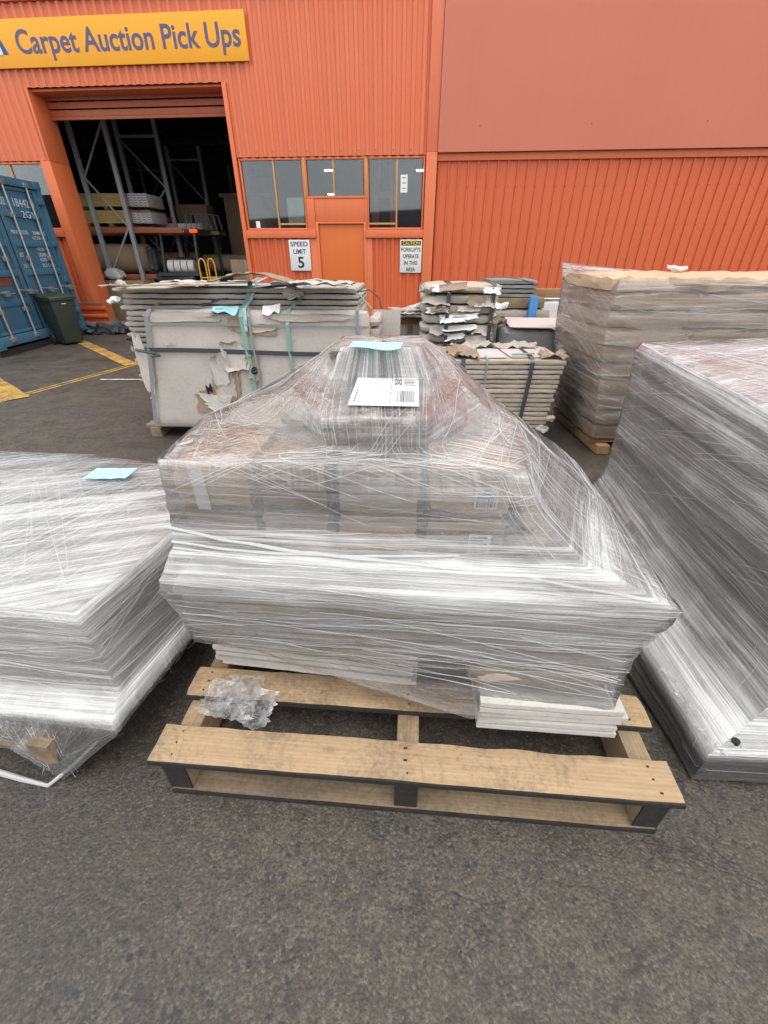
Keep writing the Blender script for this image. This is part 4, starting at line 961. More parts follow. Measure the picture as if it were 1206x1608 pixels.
pallet('wooden_pallet', 'bare softwood pallet with pale boards under the middle wrapped load', PF, PDEG, 1.575, 1.20, (0.0, 0.225, 0.45, 0.675, 0.90, 1.075), seed=3)

def slab(u0, u1, v0, v1, z0, z1, seed, label, group, mat='tile_edge', yaw=0.0, amp=0.0012, rnd_=0.0015, crush=0.002, name='tile_slab'):
    return block(PF, PDEG, name, mat, u0, u1, v0, v1, z0, z1, seed, label, 'tile slab', group, amp, rnd_, crush, (14, 8, 1), yaw)
rnd = random.Random(11)
for k in range(5):
    z = 0.1915 + 0.0272 * (4 - k); j = rnd.uniform(-.008, .008)
    slab(1.005 + j, 1.440 + j + (0.015 if k == 1 else 0), 0.178 + abs(j), 0.62, z, z + 0.0222, 100 + k, f'{ordinal(k,5)} white tile slab in the small pile at the right front of the pallet', 'white slabs at the right front')
for k in range(9):
    z = 0.1915 + 0.0277 * (8 - k); j = rnd.uniform(-.012, .012)
    slab(0.10 + j, 0.825 + j, 0.335 + j * .5, 0.92, z, z + 0.0225, 120 + k, f'{ordinal(k,9)} pale tile slab in the pile at the left of the pallet', 'pale slabs at the left front', yaw=-3.5)
block(PF, PDEG, 'tile_carton', 'card_beige', 0.955, 1.392, 0.222, 0.70, 0.329, 0.438, 140, 'film covered beige carton lying on the small white slab pile', 'carton', None, 0.006, 0.008, 0.012)
block(PF, PDEG, 'tile_carton', 'card_grey', 0.20, 1.40, 0.93, 1.12, 0.1915, 0.438, 141, 'long grey carton at the back of the pallet below the wide slabs', 'carton')
for k in range(9):
    z = 0.4405 + 0.0272 * (8 - k); j = rnd.uniform(-.011, .011)
    sh = -0.045 * (k > 5) * (k - 5) / 3
    slab(0.078 + j - sh * .6, 1.474 + j + sh + (0.012 if k == 0 else 0), 0.247 + abs(j), 1.14, z, z + 0.0228, 160 + k, f'{ordinal(k,9)} of the wide tile slabs wrapped across the middle pallet', 'wide wrapped slabs', ('card_grey', 'tile_edge', 'card_white', 'card_beige')[k % 4])
# cartons: two front rows of four, two behind, then the upper ones
CB = [(0.064, 0.300), (0.318, 0.530), (0.548, 0.792), (0.812, 1.055)]
pos = ['leftmost', 'second from the left', 'third from the left', 'rightmost']
def prn(o, seed, x0, x1, y, z0, z1, mat='paper_white'):
    """printed shipping sticker on a carton's front: sticker with barcode and text lines"""
    s_ = box(x0, x1, y - 0.0015, y, z0, z1).build('sticker', mat, o); r = random.Random(seed); w_ = x1 - x0; x = x0 + 0.006
    while x < x1 - 0.008:
        b = r.choice((0.001, 0.0018, 0.0028)); box(x, x + b, y - 0.0024, y - 0.0016, z0 + 0.006, z0 + (z1 - z0) * 0.5).build('print', 'print_grey', s_); x += b + r.choice((0.0015, 0.0025))
    for q in range(3): box(x0 + 0.006, x1 - r.uniform(0.008, w_ * .4), y - 0.0024, y - 0.0016, z1 - 0.012 - q * 0.012, z1 - 0.007 - q * 0.012).build('print', 'print_grey', s_)
for row in (0, 1):
    for c_, (a, b) in enumerate(CB):
        z = 0.688 + row * 0.155; jj = rnd.uniform(-.01, .01)
        o = block(PF, PDEG, 'carton', ('card_brown', 'card_warm', 'card_beige')[(c_ * 2 + row) % 3], a, b, 0.402 + 2.2 * abs(jj), 0.715, z, z + 0.146, 180 + row * 4 + c_, f'{pos[c_]} carton in the {"upper" if row else "lower"} front row under clear film', 'carton', 'front cartons under film', 0.005, 0.005, 0.010, yaw=rnd.uniform(-1.5, 1.5))
        if c_ in (1, 2, 3):
            hw = (b - a) / 2
            if c_ == 3: prn(o, 5 + row, 0.01, 0.075, -0.162, 0.035, 0.105)
            box(-hw + 0.01, hw - 0.01, -0.159, -0.157, 0.118, 0.139).build('tape', 'card_tan', o)
        elif row == 1: box(-0.05, -0.01, -0.160, -0.157, 0.0, 0.14).build('tape', 'paper_white', o)
for c_, (a, b) in enumerate(((0.075, 0.40), (0.41, 0.73), (0.74, 1.06))):
    for row in (0, 1):
        z = 0.688 + row * 0.155
        block(PF, PDEG, 'carton', 'card_beige', a, b, 0.73, 1.10, z, z + 0.15, 200 + c_ * 2 + row, f'{["leftmost","middle","rightmost"][c_]} carton in the {"upper" if row else "lower"} back row of the middle pallet', 'carton', 'back cartons under film')
block(PF, PDEG, 'carton', 'card_brown', 0.538, 0.790, 0.478, 0.84, 1.000, 1.108, 220, 'labelled carton on top of the front row with a white shipping sheet', 'carton', None, 0.004, 0.004, 0.008)
block(PF, PDEG, 'carton', 'card_beige', 0.32, 0.52, 0.68, 1.00, 0.999, 1.055, 221, 'low beige carton left of the labelled top carton', 'carton', None, 0.006, 0.006, 0.012)
block(PF, PDEG, 'carton', 'card_beige', 0.42, 0.79, 0.848, 1.13, 0.999, 1.115, 222, 'carton behind the labelled one, carrying the highest box', 'carton')
o = block(PF, PDEG, 'carton', 'card_tan', 0.48, 0.78, 0.868, 1.12, 1.118, 1.218, 223, 'highest carton of the middle load with a blue sheet on it', 'carton', None, 0.006, 0.006, 0.012)
fl_ = torn(0.20, 0.07, 31, 0.02, 0.012).build('torn_flap', 'kraft_torn', o, 0, (-0.16, -0.14, 0.10)); fl_.rotation_euler = (R(60), 0, R(4))
block(PF, PDEG, 'carton', 'card_pinkish', 0.802, 0.945, 0.62, 1.04, 0.999, 1.075, 224, 'dull red carton under the film on the right shoulder of the load', 'carton', None, 0.006, 0.008, 0.01, yaw=-3)
block(PF, PDEG, 'carton', 'card_beige', 1.075, 1.205, 0.395, 0.72, 0.688, 0.775, 225, 'tan carton with paper edges lying right of the front cartons', 'carton', None, 0.008, 0.01, 0.02, yaw=-4)
block(PF, PDEG, 'carton', 'card_beige', 1.072, 1.135, 0.41, 0.72, 0.778, 0.86, 226, 'smaller tan carton on the one right of the front cartons', 'carton', None, 0.008, 0.01, 0.02, yaw=5)
# paper label and blue sheet
lb = thing('shipping_sheet', 'white shipping sheet with barcode taped to the top carton', 'label', PF(0.575, 0.545, 1.1262), R(PDEG + 1))
lb.rotation_euler = (R(2.0), 0, R(PDEG + 1))
box(0, 0.205, 0, 0.275, 0, 0.0012).build('sheet', 'paper_white', lb)
pm = MB(); r_ = random.Random(2); x = 0.138
while x < 0.190:
    b = r_.choice((0.0015, 0.0024, 0.0036)); pm.box(x, x + b, 0.03, 0.135, 0.0013, 0.0018); x += b + r_.choice((0.0016, 0.0024))
pm.build('barcode', 'print_grey', lb)
box(0.118, 0.1196, 0.008, 0.268, 0.0013, 0.0018).build('rule', 'print_grey', lb)
text('DXS', 0.128, 0.152, 0.195, 0.262, 0.0013, 'print_grey', lb, bold=0.02, flat=True)
pm = MB()
for q in range(5): pm.box(0.158, 0.198 - 0.007 * (q % 2), 0.192 + q * 0.015, 0.199 + q * 0.015, 0.0013, 0.0018)
for q in range(5): pm.box(0.012, 0.017, 0.03 + q * 0.024, 0.047 + q * 0.024, 0.0013, 0.0018)
for q in range(3): pm.box(0.045 + q * 0.014, 0.056 + q * 0.014, 0.20, 0.205, 0.0013, 0.0018)
pm.build('print', 'print_grey', lb)
bs = tag(torn(0.17, 0.12, 5, 0.0, 0.0, 8, 6, 0.001, 0.003).build('blue_sheet', 'paper_blue'), 'pale blue paper sheet at the very peak of the middle load', 'paper')
bs.location = PF(0.548, 0.885, 1.240); bs.rotation_euler = (R(-90), 0, R(PDEG - 2))

wr = thing('stretch_wrap', 'clear stretch film tented over the middle pallet load from its peak to the slab corners', 'stretch wrap', PF(0, 0, 0), R(PDEG))
rings = [
 [(.51,.862,1.224),(.62,.852,1.226),(.77,.862,1.226),(.80,1.0,1.226),(.78,1.14,1.222),(.62,1.15,1.222),(.47,1.14,1.212),(.475,1.0,1.22)],
 [(.47,.830,1.130),(.62,.825,1.134),(.815,.830,1.134),(.875,.95,1.172),(.86,1.16,1.175),(.6,1.17,1.17),(.38,1.14,1.15),(.385,.95,1.165)],
 [(.508,.464,1.112),(.66,.462,1.117),(.803,.464,1.118),(.925,.75,1.135),(.92,1.16,1.135),(.6,1.18,1.12),(.28,1.13,1.10),(.31,.80,1.112)],
 [(.520,.466,1.022),(.66,.464,1.020),(.803,.466,1.022),(1.02,.72,1.06),(1.02,1.16,1.04),(.6,1.19,1.02),(.14,1.14,1.02),(.16,.75,1.055)],
 [(.058,.388,1.010),(.58,.386,1.006),(1.068,.386,1.004),(1.13,.75,1.00),(1.13,1.16,.96),(.6,1.20,.94),(.03,1.16,.96),(.03,.75,1.01)],
 [(.050,.380,.86),(.58,.378,.86),(1.125,.358,.89),(1.27,.75,.88),(1.28,1.17,.85),(.6,1.20,.84),(.035,1.17,.85),(.035,.75,.86)],
 [(.055,.355,.745),(.60,.345,.735),(1.25,.305,.77),(1.40,.72,.78),(1.42,1.17,.76),(.65,1.19,.75),(.045,1.17,.75),(.042,.75,.745)],
 [(.058,.236,.703),(.70,.234,.697),(1.497,.232,.692),(1.502,.70,.694),(1.50,1.17,.695),(.70,1.18,.70),(.05,1.17,.705),(.046,.70,.705)],
 [(.052,.230,.66),(.70,.228,.65),(1.485,.228,.645),(1.492,.70,.645),(1.49,1.17,.65),(.70,1.18,.65),(.046,1.17,.65),(.043,.70,.65)],
 [(.082,.234,.56),(.70,.232,.55),(1.44,.232,.54),(1.47,.70,.54),(1.47,1.17,.55),(.70,1.18,.55),(.06,1.17,.55),(.06,.70,.55)],
 [(.098,.240,.445),(.70,.234,.44),(1.425,.226,.438),(1.45,.70,.44),(1.45,1.17,.44),(.70,1.18,.44),(.07,1.17,.44),(.07,.70,.44)],
 [(.115,.268,.425),(.80,.236,.37),(1.412,.206,.36),(1.43,.70,.36),(1.43,1.17,.36),(.70,1.18,.36),(.09,1.17,.40),(.09,.70,.41)],
 [(.135,.290,.405),(.98,.175,.245),(1.405,.190,.325),(1.425,.68,.33),(1.43,1.16,.33),(.70,1.17,.32),(.10,1.16,.37),(.10,.70,.38)],
]
lay_glare_c = [0.8, 0.62, 0.66, 0.30, 0.66, 0.34, 0.80, 1.15, 0.66, 0.52, 0.40, 0.22, 0.20]  # whiteness per ring: film wraps, plus sky glare painted into the flat tops
film(wr, rings, lay_glare_c, per=(22, 26, 16, 12, 16, 16, 12, 12), seed=3, step=0.024, wr=0.006, cap=(.64, .99, 1.234), radial=[1, 1, .5, .1, .45, 0, 0, 0, 0, 0, 0, 0, 0],
     strands=[(120, 0.0, 1.0, 0.08, 0.33, 0.3, 16, 0.0006, 0.0016), (60, 0.0, 1.0, 0.08, 0.30, 0.3, -10, 0.0006, 0.0016), (60, 0.24, 0.42, 0.36, 0.55, 0.4, 12, 0.0006, 0.0018),
              (60, 0.0, 1.0, 0.38, 0.58, 0.9, 0.03, 0.0006, 0.0018), (28, 0.0, 0.36, 0.40, 0.56, 0.5, -0.4, 0.0008, 0.002), (20, 0.0, 0.25, 0.38, 0.5, 0.5, 0.4, 0.0008, 0.002),
              (120, 0.0, 1.0, 0.64, 0.95, 1.1, 0.01, 0.0008, 0.0024), (18, 0.02, 0.34, 0.80, 0.90, 0.9, 0.22, 0.001, 0.003)])
# gathered ropes of film across the cartons' foot
def rope(pts, r, name='film_rope'):
    P = [Vector(p) for p in pts]; Q = []
    for i in range(len(P) - 1):
        for k in range(8): Q.append(P[i].lerp(P[i + 1], k / 8) + noise.noise_vector(P[i].lerp(P[i + 1], k / 8) * 9) * 0.004)
    Q.append(P[-1]); return MB().tube(Q, [r * (0.7 + 0.5 * abs(noise.noise(q * 7))) for q in Q], 6).build(name, 'film_strand', wr)
rope([(.045, .36, .80), (.20, .352, .772), (.45, .335, .750), (.80, .315, .742), (1.10, .29, .735), (1.42, .245, .712)], 0.006)
rope([(.055, .345, .757), (.30, .335, .742), (.60, .33, .748), (.90, .335, .765), (1.15, .335, .80)], 0.005)
rope([(.06, .335, .742), (.40, .318, .728), (.80, .30, .722), (1.25, .262, .708)], 0.004)
# slack tail of film hanging over the second board
for q, (wd_, ht_, sd_, ps_, ro_) in enumerate(((0.25, 0.15, 44, (0.095, 0.285, 0.214), (-74, 2, -8)), (0.13, 0.15, 47, (0.15, 0.30, 0.216), (-80, -3, -2)))):
    cl = torn(wd_, ht_, sd_, 0.012, 0.010, 34, 22, 0.0004, 0.007, 26).build('film_tail', 'film_crumple', wr, 0, ps_); cl.rotation_euler = tuple(R(a) for a in ro_)
    uv = cl.data.uv_layers.new(name='UVMap')
    for p in cl.data.polygons:
        for li in p.loop_indices:
            c_ = cl.data.vertices[cl.data.loops[li].vertex_index].co; uv.data[li].uv = (c_.x * 1.0, c_.z)
    at = cl.data.attributes.new('layers_glare', 'FLOAT', 'POINT')
    for i in range(len(at.data)): at.data[i].value = 0.30

# ================================================================== LEFT WRAPPED LOAD
LC = [(-0.885, 0.885), (-0.60, 1.92), (-2.10, 2.10), (-2.25, 1.02)]     # ground-plan corners: front right, back right, back left, front left
def quad(z, grow=0.0, c=LC):
    ctr = Vector((sum(p[0] for p in c) / 4, sum(p[1] for p in c) / 4))
    return [tuple((Vector(p) - ctr) * (1 + grow) + ctr) + (z,) for p in c]
LCt = [(-0.905, 0.905), (-0.77, 1.50), (-1.0, 1.96), (-2.15, 2.06), (-2.25, 1.02)]
base = (-1.55, 1.45)
def layer_obj(name, mat, z0, z1, seed, label, cat, group=None, c=LC, grow=0.0, n=(20, 16, 2), amp=0.004, rnd_=0.004, crush=0.008):
    b = [(p[0] - base[0], p[1] - base[1], 0) for p in quad(0, grow, c)]; t_ = [(x, y, z1 - z0) for x, y, _ in b]
    order = [3, 0, 1, 2]
    return tag(grid_box([b[i] for i in order] + [t_[i] for i in order], *n, amp=amp, freq=7, seed=seed, round_=rnd_, crush=crush).build(name, mat, None, 0, (base[0], base[1], z0)), label, cat, group)
LCs = [(-0.90, 0.90), (-0.765, 1.45), (-2.1, 1.98), (-2.25, 1.02)]
for k in range(6):
    layer_obj('flat_carton', 'card_white' if k != 2 else 'card_beige', 0.252 + 0.0575 * (5 - k), 0.252 + 0.0575 * (5 - k) + 0.055, 300 + k, f'{ordinal(k,6)} broad carton layer inside the wrapped load at the left edge', 'carton', 'broad cartons of the left load', LCs, -0.012 + 0.004 * (k % 2))
TR = [(-0.845, 0.775), (-0.70, 1.40), (-2.1, 1.98), (-2.25, 0.93)]
layer_obj('tile_slab', 'tile_edge', 0.212, 0.248, 310, 'white panel sticking out under the left wrapped load', 'panel', None, TR, 0.0, (20, 12, 1), 0.002, 0.002, 0.003)
LPF = frame(-2.25, 0.93, -7)
lp = thing('wooden_pallet', 'weathered timber pallet under the left wrapped load', 'pallet', LPF(0, 0, 0), R(-7))
for y in (0.10, 0.50, 0.90): grid_box(cuboid_corners(0.0, 1.30, y, y + 0.12, 0.178, 0.206), 20, 3, 1, 0.002, 5, 7, 0.002, 0.004).build('board', 'pine_old', lp)
for k, x in enumerate((0.10, 0.62, 1.12)):
    p = grid_box(cuboid_corners(x, x + 0.085, -0.04, 1.05, 0.045, 0.176), 2, 16, 3, 0.002, 6, k + 70, 0.004, 0.006).build('bearer', 'pine_old', lp)
for y in (0.02, 0.30, 0.85): grid_box(cuboid_corners(0.02, 1.20, y, y + 0.12, 0.002, 0.043), 20, 3, 1, 0.002, 5, 9, 0.002, 0.004).build('bottom_board', 'pine_old', lp)
lw = thing('stretch_wrap', 'glossy stretch film pulled tight over the left load and down to its pallet', 'stretch wrap', (base[0], base[1], 0), 0)
def LR(pts): return [(x - base[0], y - base[1], z) for x, y, z in pts]
rl = [
 LR([(-2.27, 1.01, .612), (-1.4, .945, .614), (-.892, .890, .612), (-.765, 1.42, .610), (-.94, 1.86, .608), (-1.5, 2.02, .612), (-2.2, 2.08, .61), (-2.28, 1.5, .61)]),
 LR([(-2.28, 1.00, .59), (-1.4, .932, .592), (-.884, .880, .588), (-.755, 1.42, .588), (-.93, 1.88, .59), (-1.5, 2.04, .59), (-2.22, 2.10, .59), (-2.30, 1.5, .59)]),
 LR([(-2.28, .99, .42), (-1.4, .925, .42), (-.874, .878, .42), (-.735, 1.42, .43), (-.91, 1.90, .44), (-1.5, 2.05, .44), (-2.23, 2.11, .44), (-2.31, 1.5, .44)]),
 LR([(-2.28, .98, .29), (-1.4, .922, .285), (-.866, .880, .285), (-.715, 1.42, .30), (-.90, 1.90, .30), (-1.5, 2.05, .3), (-2.24, 2.12, .30), (-2.32, 1.5, .30)]),
 LR([(-2.28, .93, .256), (-1.4, .83, .256), (-.848, .785, .256), (-.695, 1.40, .258), (-.90, 1.90, .25), (-1.5, 2.05, .25), (-2.24, 2.12, .25), (-2.32, 1.5, .25)]),
 LR([(-2.28, .90, .215), (-1.4, .82, .212), (-.838, .77, .210), (-.69, 1.40, .215), (-.90, 1.90, .21), (-1.5, 2.05, .21), (-2.24, 2.12, .21), (-2.32, 1.5, .21)]),
 LR([(-2.28, .905, .205), (-1.36, .815, .200), (-1.06, .732, .012), (-.80, 1.40, .020), (-.92, 1.92, .05), (-1.5, 2.06, .16), (-2.24, 2.12, .18), (-2.32, 1.5, .18)]),
]
film(lw, rl, [0.95, 1.2, 0.75, 0.75, 0.9, 0.4, 0.16], per=(14, 20, 24, 18, 12, 14, 14, 14), seed=8, step=0.024, wr=0.004, cap=(-1.6 - base[0], 1.5 - base[1], .640),
     radial=[0, 0, 0, 0, .2, .8, 1], flat_cap=True, chords=[(60, 12, 10, 0.0006, 0.0014), (130, 66, 9, 0.0006, 0.0016), (40, 128, 7, 0.0006, 0.0014)], strands=[(100, 0.0, 0.5, 0.55, 0.78, 0.9, 0.04, 0.0008, 0.0022), (40, 0.0, 0.5, 0.55, 0.75, 0.7, -0.22, 0.0008, 0.002)])
# skirt of film strands stretched from the panel's edge to the pallet foot
m = MB(); rr = random.Random(5)
for k in range(46):
    f = rr.random(); a = Vector((-0.838, 0.775, 0.205)).lerp(Vector((-0.69, 1.42, 0.21)), f) + Vector((0.004, 0, rr.uniform(-.02, .03)))
    b = Vector((-1.10, 0.76, 0.035)).lerp(Vector((-0.83, 1.55, 0.05)), min(1, f * 1.0 + rr.uniform(0, .25))) + Vector((rr.uniform(-.02, .02) + 0.06, rr.uniform(-.02, .02), rr.uniform(-.01, .03)))
    a2 = a.lerp(b, 0.5) + Vector((rr.uniform(0, .012), 0, 0))
    m.tube([a, a2, b], rr.uniform(0.0003, 0.0009), 4, False)
for k in range(26):
    f = rr.random(); a = Vector((-1.45, 0.825, 0.208)).lerp(Vector((-0.842, 0.77, 0.205)), f ** 0.6); b = Vector((-1.115 + rr.uniform(-.03, .1), 0.735 + rr.uniform(0, .05), 0.03 + rr.uniform(-.01, .03)))
    m.tube([a, a.lerp(b, .5) + Vector((0, -0.004, -0.006)), b], rr.uniform(0.0003, 0.0009), 4, False)
o = m.build('film_skirt', 'film_strand', lw); o['kind'] = 'stuff'; o.location = (-base[0], -base[1], 0)
tail = [(-1.45, 0.80, 0.045), (-1.32, 0.76, 0.02), (-1.2, 0.735, 0.012), (-1.1, 0.715, 0.012), (-1.03, 0.76, 0.05), (-0.95, .80, .12)]
P = [Vector(p) for p in tail]
MB().tube([q - Vector((base[0], base[1], 0)) for q in P], [0.012, 0.010, 0.008, 0.006, .006, .004], 7).build('film_tail', 'film_strand', lw)
bp = tag(torn(0.19, 0.125, 6, 0.0, 0.0, 6, 6, 0.001, 0.003).build('blue_sheet', 'paper_blue'), 'pale blue paper sheet lying on the left wrapped load', 'paper')
bp.location = (-1.345, 1.80, 0.640); bp.rotation_euler = (R(-90), 0, R(-1))

# ================================================================== RIGHT GREY WRAPPED LOAD
def gload(name, mat, cs, seed, label, cat, n=(20, 20, 10), **kw): 
    o0 = Vector((1.8, 1.6, cs[0][2]))
    return tag(grid_box([tuple(Vector(p) - o0) for p in cs], *n, seed=seed, **kw).build(name, mat, None, 0, o0), label, cat)
gload('slate_stack', 'slate_load', [(1.31, .86, .17), (2.65, .80, .17), (2.75, 2.40, .17), (1.37, 2.28, .17), (1.285, .90, .985), (2.65, .84, 1.0), (2.75, 2.42, 1.09), (1.335, 2.30, 1.075)], 400, 'tall dark grey stack inside the wrapped load at the right edge', 'slab stack', amp=0.008, freq=4, round_=0.01, crush=0.03)
gload('tile_slab', 'tile_pink', [(1.32, .98, 0.995), (2.6, .95, 1.01), (2.7, 2.36, 1.10), (1.37, 2.26, 1.085), (1.32, .98, 1.012), (2.6, .95, 1.027), (2.7, 2.36, 1.117), (1.37, 2.26, 1.102)], 401, 'pinkish panel lying on top of the grey wrapped stack', 'panel', (12, 12, 1), amp=0.002)
gload('plastic_pallet', 'base_black', [(1.035, .745, .004), (2.6, .68, .004), (2.75, 2.40, .004), (1.01, 2.25, .004), (1.03, .742, .125), (2.6, .68, .135), (2.75, 2.40, .15), (1.06, 2.25, .15)], 402, 'dark flat base with dirty white top under the grey wrapped load', 'pallet', (24, 24, 3), amp=0.003)
gload('tile_slab', 'tile_edge', [(1.032, .748, .128), (2.6, .69, .138), (2.72, 2.38, .153), (1.065, 2.24, .153), (1.032, .748, .144), (2.6, .69, .152), (2.72, 2.38, .167), (1.065, 2.24, .167)], 403, 'white panel with scuffed corner on the base of the grey load', 'panel', (24, 24, 1), amp=0.003, crush=0.004)
gb = Vector((1.8, 1.6, 0))
def GR(p): return [tuple(Vector(q) - gb) for q in p]
gw = thing('stretch_wrap', 'streaky stretch film round the dark grey stack with a white skirt at its foot', 'stretch wrap', gb, 0)
rg_ = [
 GR([(1.27, .885, 1.018), (1.9, .85, 1.03), (2.67, .82, 1.04), (2.72, 1.6, 1.08), (2.77, 2.44, 1.12), (2.0, 2.38, 1.115), (1.325, 2.315, 1.105), (1.30, 1.6, 1.065)]),
 GR([(1.262, .878, .985), (1.9, .842, 1.0), (2.68, .81, 1.0), (2.73, 1.6, 1.05), (2.78, 2.45, 1.09), (2.0, 2.39, 1.08), (1.310, 2.325, 1.07), (1.285, 1.6, 1.03)]),
 GR([(1.268, .872, .75), (1.9, .836, .75), (2.68, .80, .75), (2.74, 1.6, .75), (2.79, 2.45, .75), (2.0, 2.39, .75), (1.335, 2.33, .75), (1.285, 1.6, .75)]),
 GR([(1.278, .866, .45), (1.9, .83, .45), (2.68, .79, .45), (2.74, 1.6, .45), (2.79, 2.45, .45), (2.0, 2.39, .45), (1.345, 2.33, .45), (1.30, 1.6, .45)]),
 GR([(1.27, .85, .29), (1.9, .82, .30), (2.68, .78, .30), (2.74, 1.6, .30), (2.79, 2.45, .30), (2.0, 2.39, .30), (1.335, 2.33, .36), (1.275, 1.6, .33)]),
 GR([(1.19, .815, .205), (1.9, .76, .20), (2.66, .72, .20), (2.74, 1.6, .20), (2.79, 2.45, .20), (2.0, 2.39, .2), (1.27, 2.33, .24), (1.19, 1.6, .225)]),
 GR([(1.022, .738, .150), (1.9, .705, .156), (2.62, .672, .16), (2.74, 1.6, .17), (2.79, 2.45, .17), (2.0, 2.40, .17), (1.05, 2.27, .172), (1.033, 1.5, .165)]),
 GR([(1.016, .732, .12), (1.9, .70, .126), (2.62, .668, .13), (2.75, 1.6, .13), (2.80, 2.45, .13), (2.0, 2.41, .13), (1.04, 2.275, .14), (1.026, 1.5, .13)]),
 GR([(1.018, .733, .02), (1.9, .70, .02), (2.62, .668, .02), (2.75, 1.6, .02), (2.80, 2.45, .02), (2.0, 2.41, .02), (1.0, 2.275, .02), (1.0, 1.5, .02)]),
]
film(gw, rg_, [1.1, 0.9, 0.58, 0.50, 0.66, 1.2, 1.0, 0.36, 0.25], per=(14, 14, 10, 12, 14, 14, 30, 30), seed=21, step=0.028, wr=0.007, cap=(1.95 - gb.x, 1.6 - gb.y, 1.075), flat_cap=True, chords=[(90, 10, 25, 0.0008, 0.0022), (90, 120, 20, 0.0008, 0.002)],
     strands=[(60, 0.6, 1.0, 0.42, 0.80, 1.2, 0.06, 0.0005, 0.0012), (60, 0.55, 1.0, 0.42, 0.75, 0.9, -0.38, 0.0005, 0.0012), (90, 0.6, 1.0, 0.75, 0.88, 0.18, 9, 0.0008, 0.002), (16, 0.6, 1.0, 0.9, 0.99, 0.7, 0.05, 0.0008, 0.002)])
rt = random.Random(4)
for k in range(40):      # torn, rolled-up lips of film and dirt along the base's edge
    f = rt.random() ** 1.6; e = Vector((1.024, .738, .152)).lerp(Vector((1.040, 1.5, .166)), f) if k % 3 else Vector((1.024, .738, .152)).lerp(Vector((1.9, .705, .158)), f * .45)
    s_ = shard(rt.uniform(.015, .06), rt.uniform(.010, .03), 60 + k, .0006, .010, 14).build('film_tatter', 'film_crumple' if k % 3 else 'film_strand', gw); s_.location = e - gb + Vector((rt.uniform(0, .05), rt.uniform(0, .05), .006 + .003 * (k % 3))); s_.rotation_euler = (R(-80 + rt.uniform(-8, 14)), R(rt.uniform(-20, 20)), R(rt.uniform(-90, 90)))
tag(MB().tube([(1.118, .768, .168), (1.118, .768, .180)], 0.012, 12).build('bolt_head', 'nail'), 'dark round plug at the scuffed white corner of the right base', 'plug')

# ================================================================== RIGHT REAR CARTON STACK
CF = frame(1.80, 3.46, 1.0); cw, cd = 2.3, 0.98
cp = thing('wooden_pallet', 'timber skid under the tall wrapped carton stack', 'pallet', CF(0, 0, 0), R(1.0))
for x in (0.04, 1.05, 2.1): grid_box(cuboid_corners(x, x + 0.11, -0.06, cd, 0.002, 0.085), 2, 10, 2, 0.002, 5, 1, 0.004).build('bearer', 'timber_brown', cp)
for y in (0.02, 0.4, 0.8): grid_box(cuboid_corners(0.0, cw, y, y + 0.14, 0.086, 0.108), 16, 3, 1, 0.002, 5, 2, 0.002).build('board', 'timber_brown', cp)
rc = random.Random(77); hts = [0.127] * 9 + [0.105]; z = 0.111; NL = len(hts)
for k in range(NL):
    lean = -0.021 * max(0, k - 2) + rc.uniform(-.03, .02); dp = rc.uniform(-.012, .03)
    tilt = 0.07 if k == NL - 1 else 0
    up = NL - 1 - k
    for col in (0, 1):
        a, b = (0.005, 0.60) if col == 0 else (0.612, 2.25)
        if k == NL - 1: a, b = ((0.02, 0.42) if col == 0 else (0.43, 2.25))
        o = block(CF, 1.0, 'carton', ('card_warm' if (k * 7 + col * 3) % 5 < 2 or k == NL - 1 else 'card_light'), a + lean, b + lean * 0.3, 0.01 + dp, cd - 0.01, z, z + hts[k] - 0.004, 500 + k * 2 + col,
              f'{ordinal(up, NL)} carton {"at the left corner" if col == 0 else "along the front"} of the tall wrapped stack', 'carton', 'cartons of the tall wrapped stack', 0.016, 0.006, 0.024, None, rc.uniform(-1.3, 1.3))
        if k < 3 and col == 0: box(-0.10, 0.12, -(cd / 2 - 0.01) - 0.004, -(cd / 2 - 0.01) - 0.001, 0.03, 0.036).build('tape', 'strap_yellow', o)
        if col == 0 and k in (5, 6): box(-0.305, -0.30, -0.2, 0.2, 0.03, 0.06).build('print', 'rust', o)
    z += hts[k]
cw_ = thing('stretch_wrap', 'worn stretch film round the tall stack of tan cartons at right', 'stretch wrap', CF(0, 0, 0), R(1.0))
def ring(l, f, r, b, z, zl=0.0): return [(l, f, z), (1.0, f, z), (r, f, z), (r, .5, z), (r, b, z), (1.0, b, z + zl), (l, b, z + zl), (l, .5, z + zl * .5)]
rcw = [[(-.10, -.0, 1.345), (.30, -.012, 1.345), (2.27, -.02, 1.30), (2.28, .5, 1.30), (2.28, 1.0, 1.30), (1.0, 1.0, 1.32), (-.17, 1.0, 1.43), (-.16, .5, 1.41)],
       ring(-.13, -.014, 2.28, 1.0, 1.26, .02), ring(-.125, -.016, 2.28, 1.0, 1.0), ring(-.10, -.018, 2.28, 1.0, .75), ring(-.06, -.018, 2.28, 1.0, .50), ring(-.03, -.016, 2.28, 1.0, .30), ring(-.012, -.012, 2.28, 1.0, .13)]
film(cw_, rcw, [0.6, 0.75, 0.7, 0.65, 0.6, 0.45, 0.25], 'film_thin', per=(10, 16, 8, 8, 10, 10, 14, 14), seed=33, step=0.03, wr=0.010,
     strands=[(110, 0.0, 1.0, 0.02, 0.9, 0.8, 0.04, 0.0015, 0.004), (60, 0.7, 1.0, 0.05, 0.95, 0.5, 0.35, 0.0015, 0.004), (50, 0.0, 0.4, 0.05, 0.9, 0.6, -0.12, 0.0015, 0.004)])
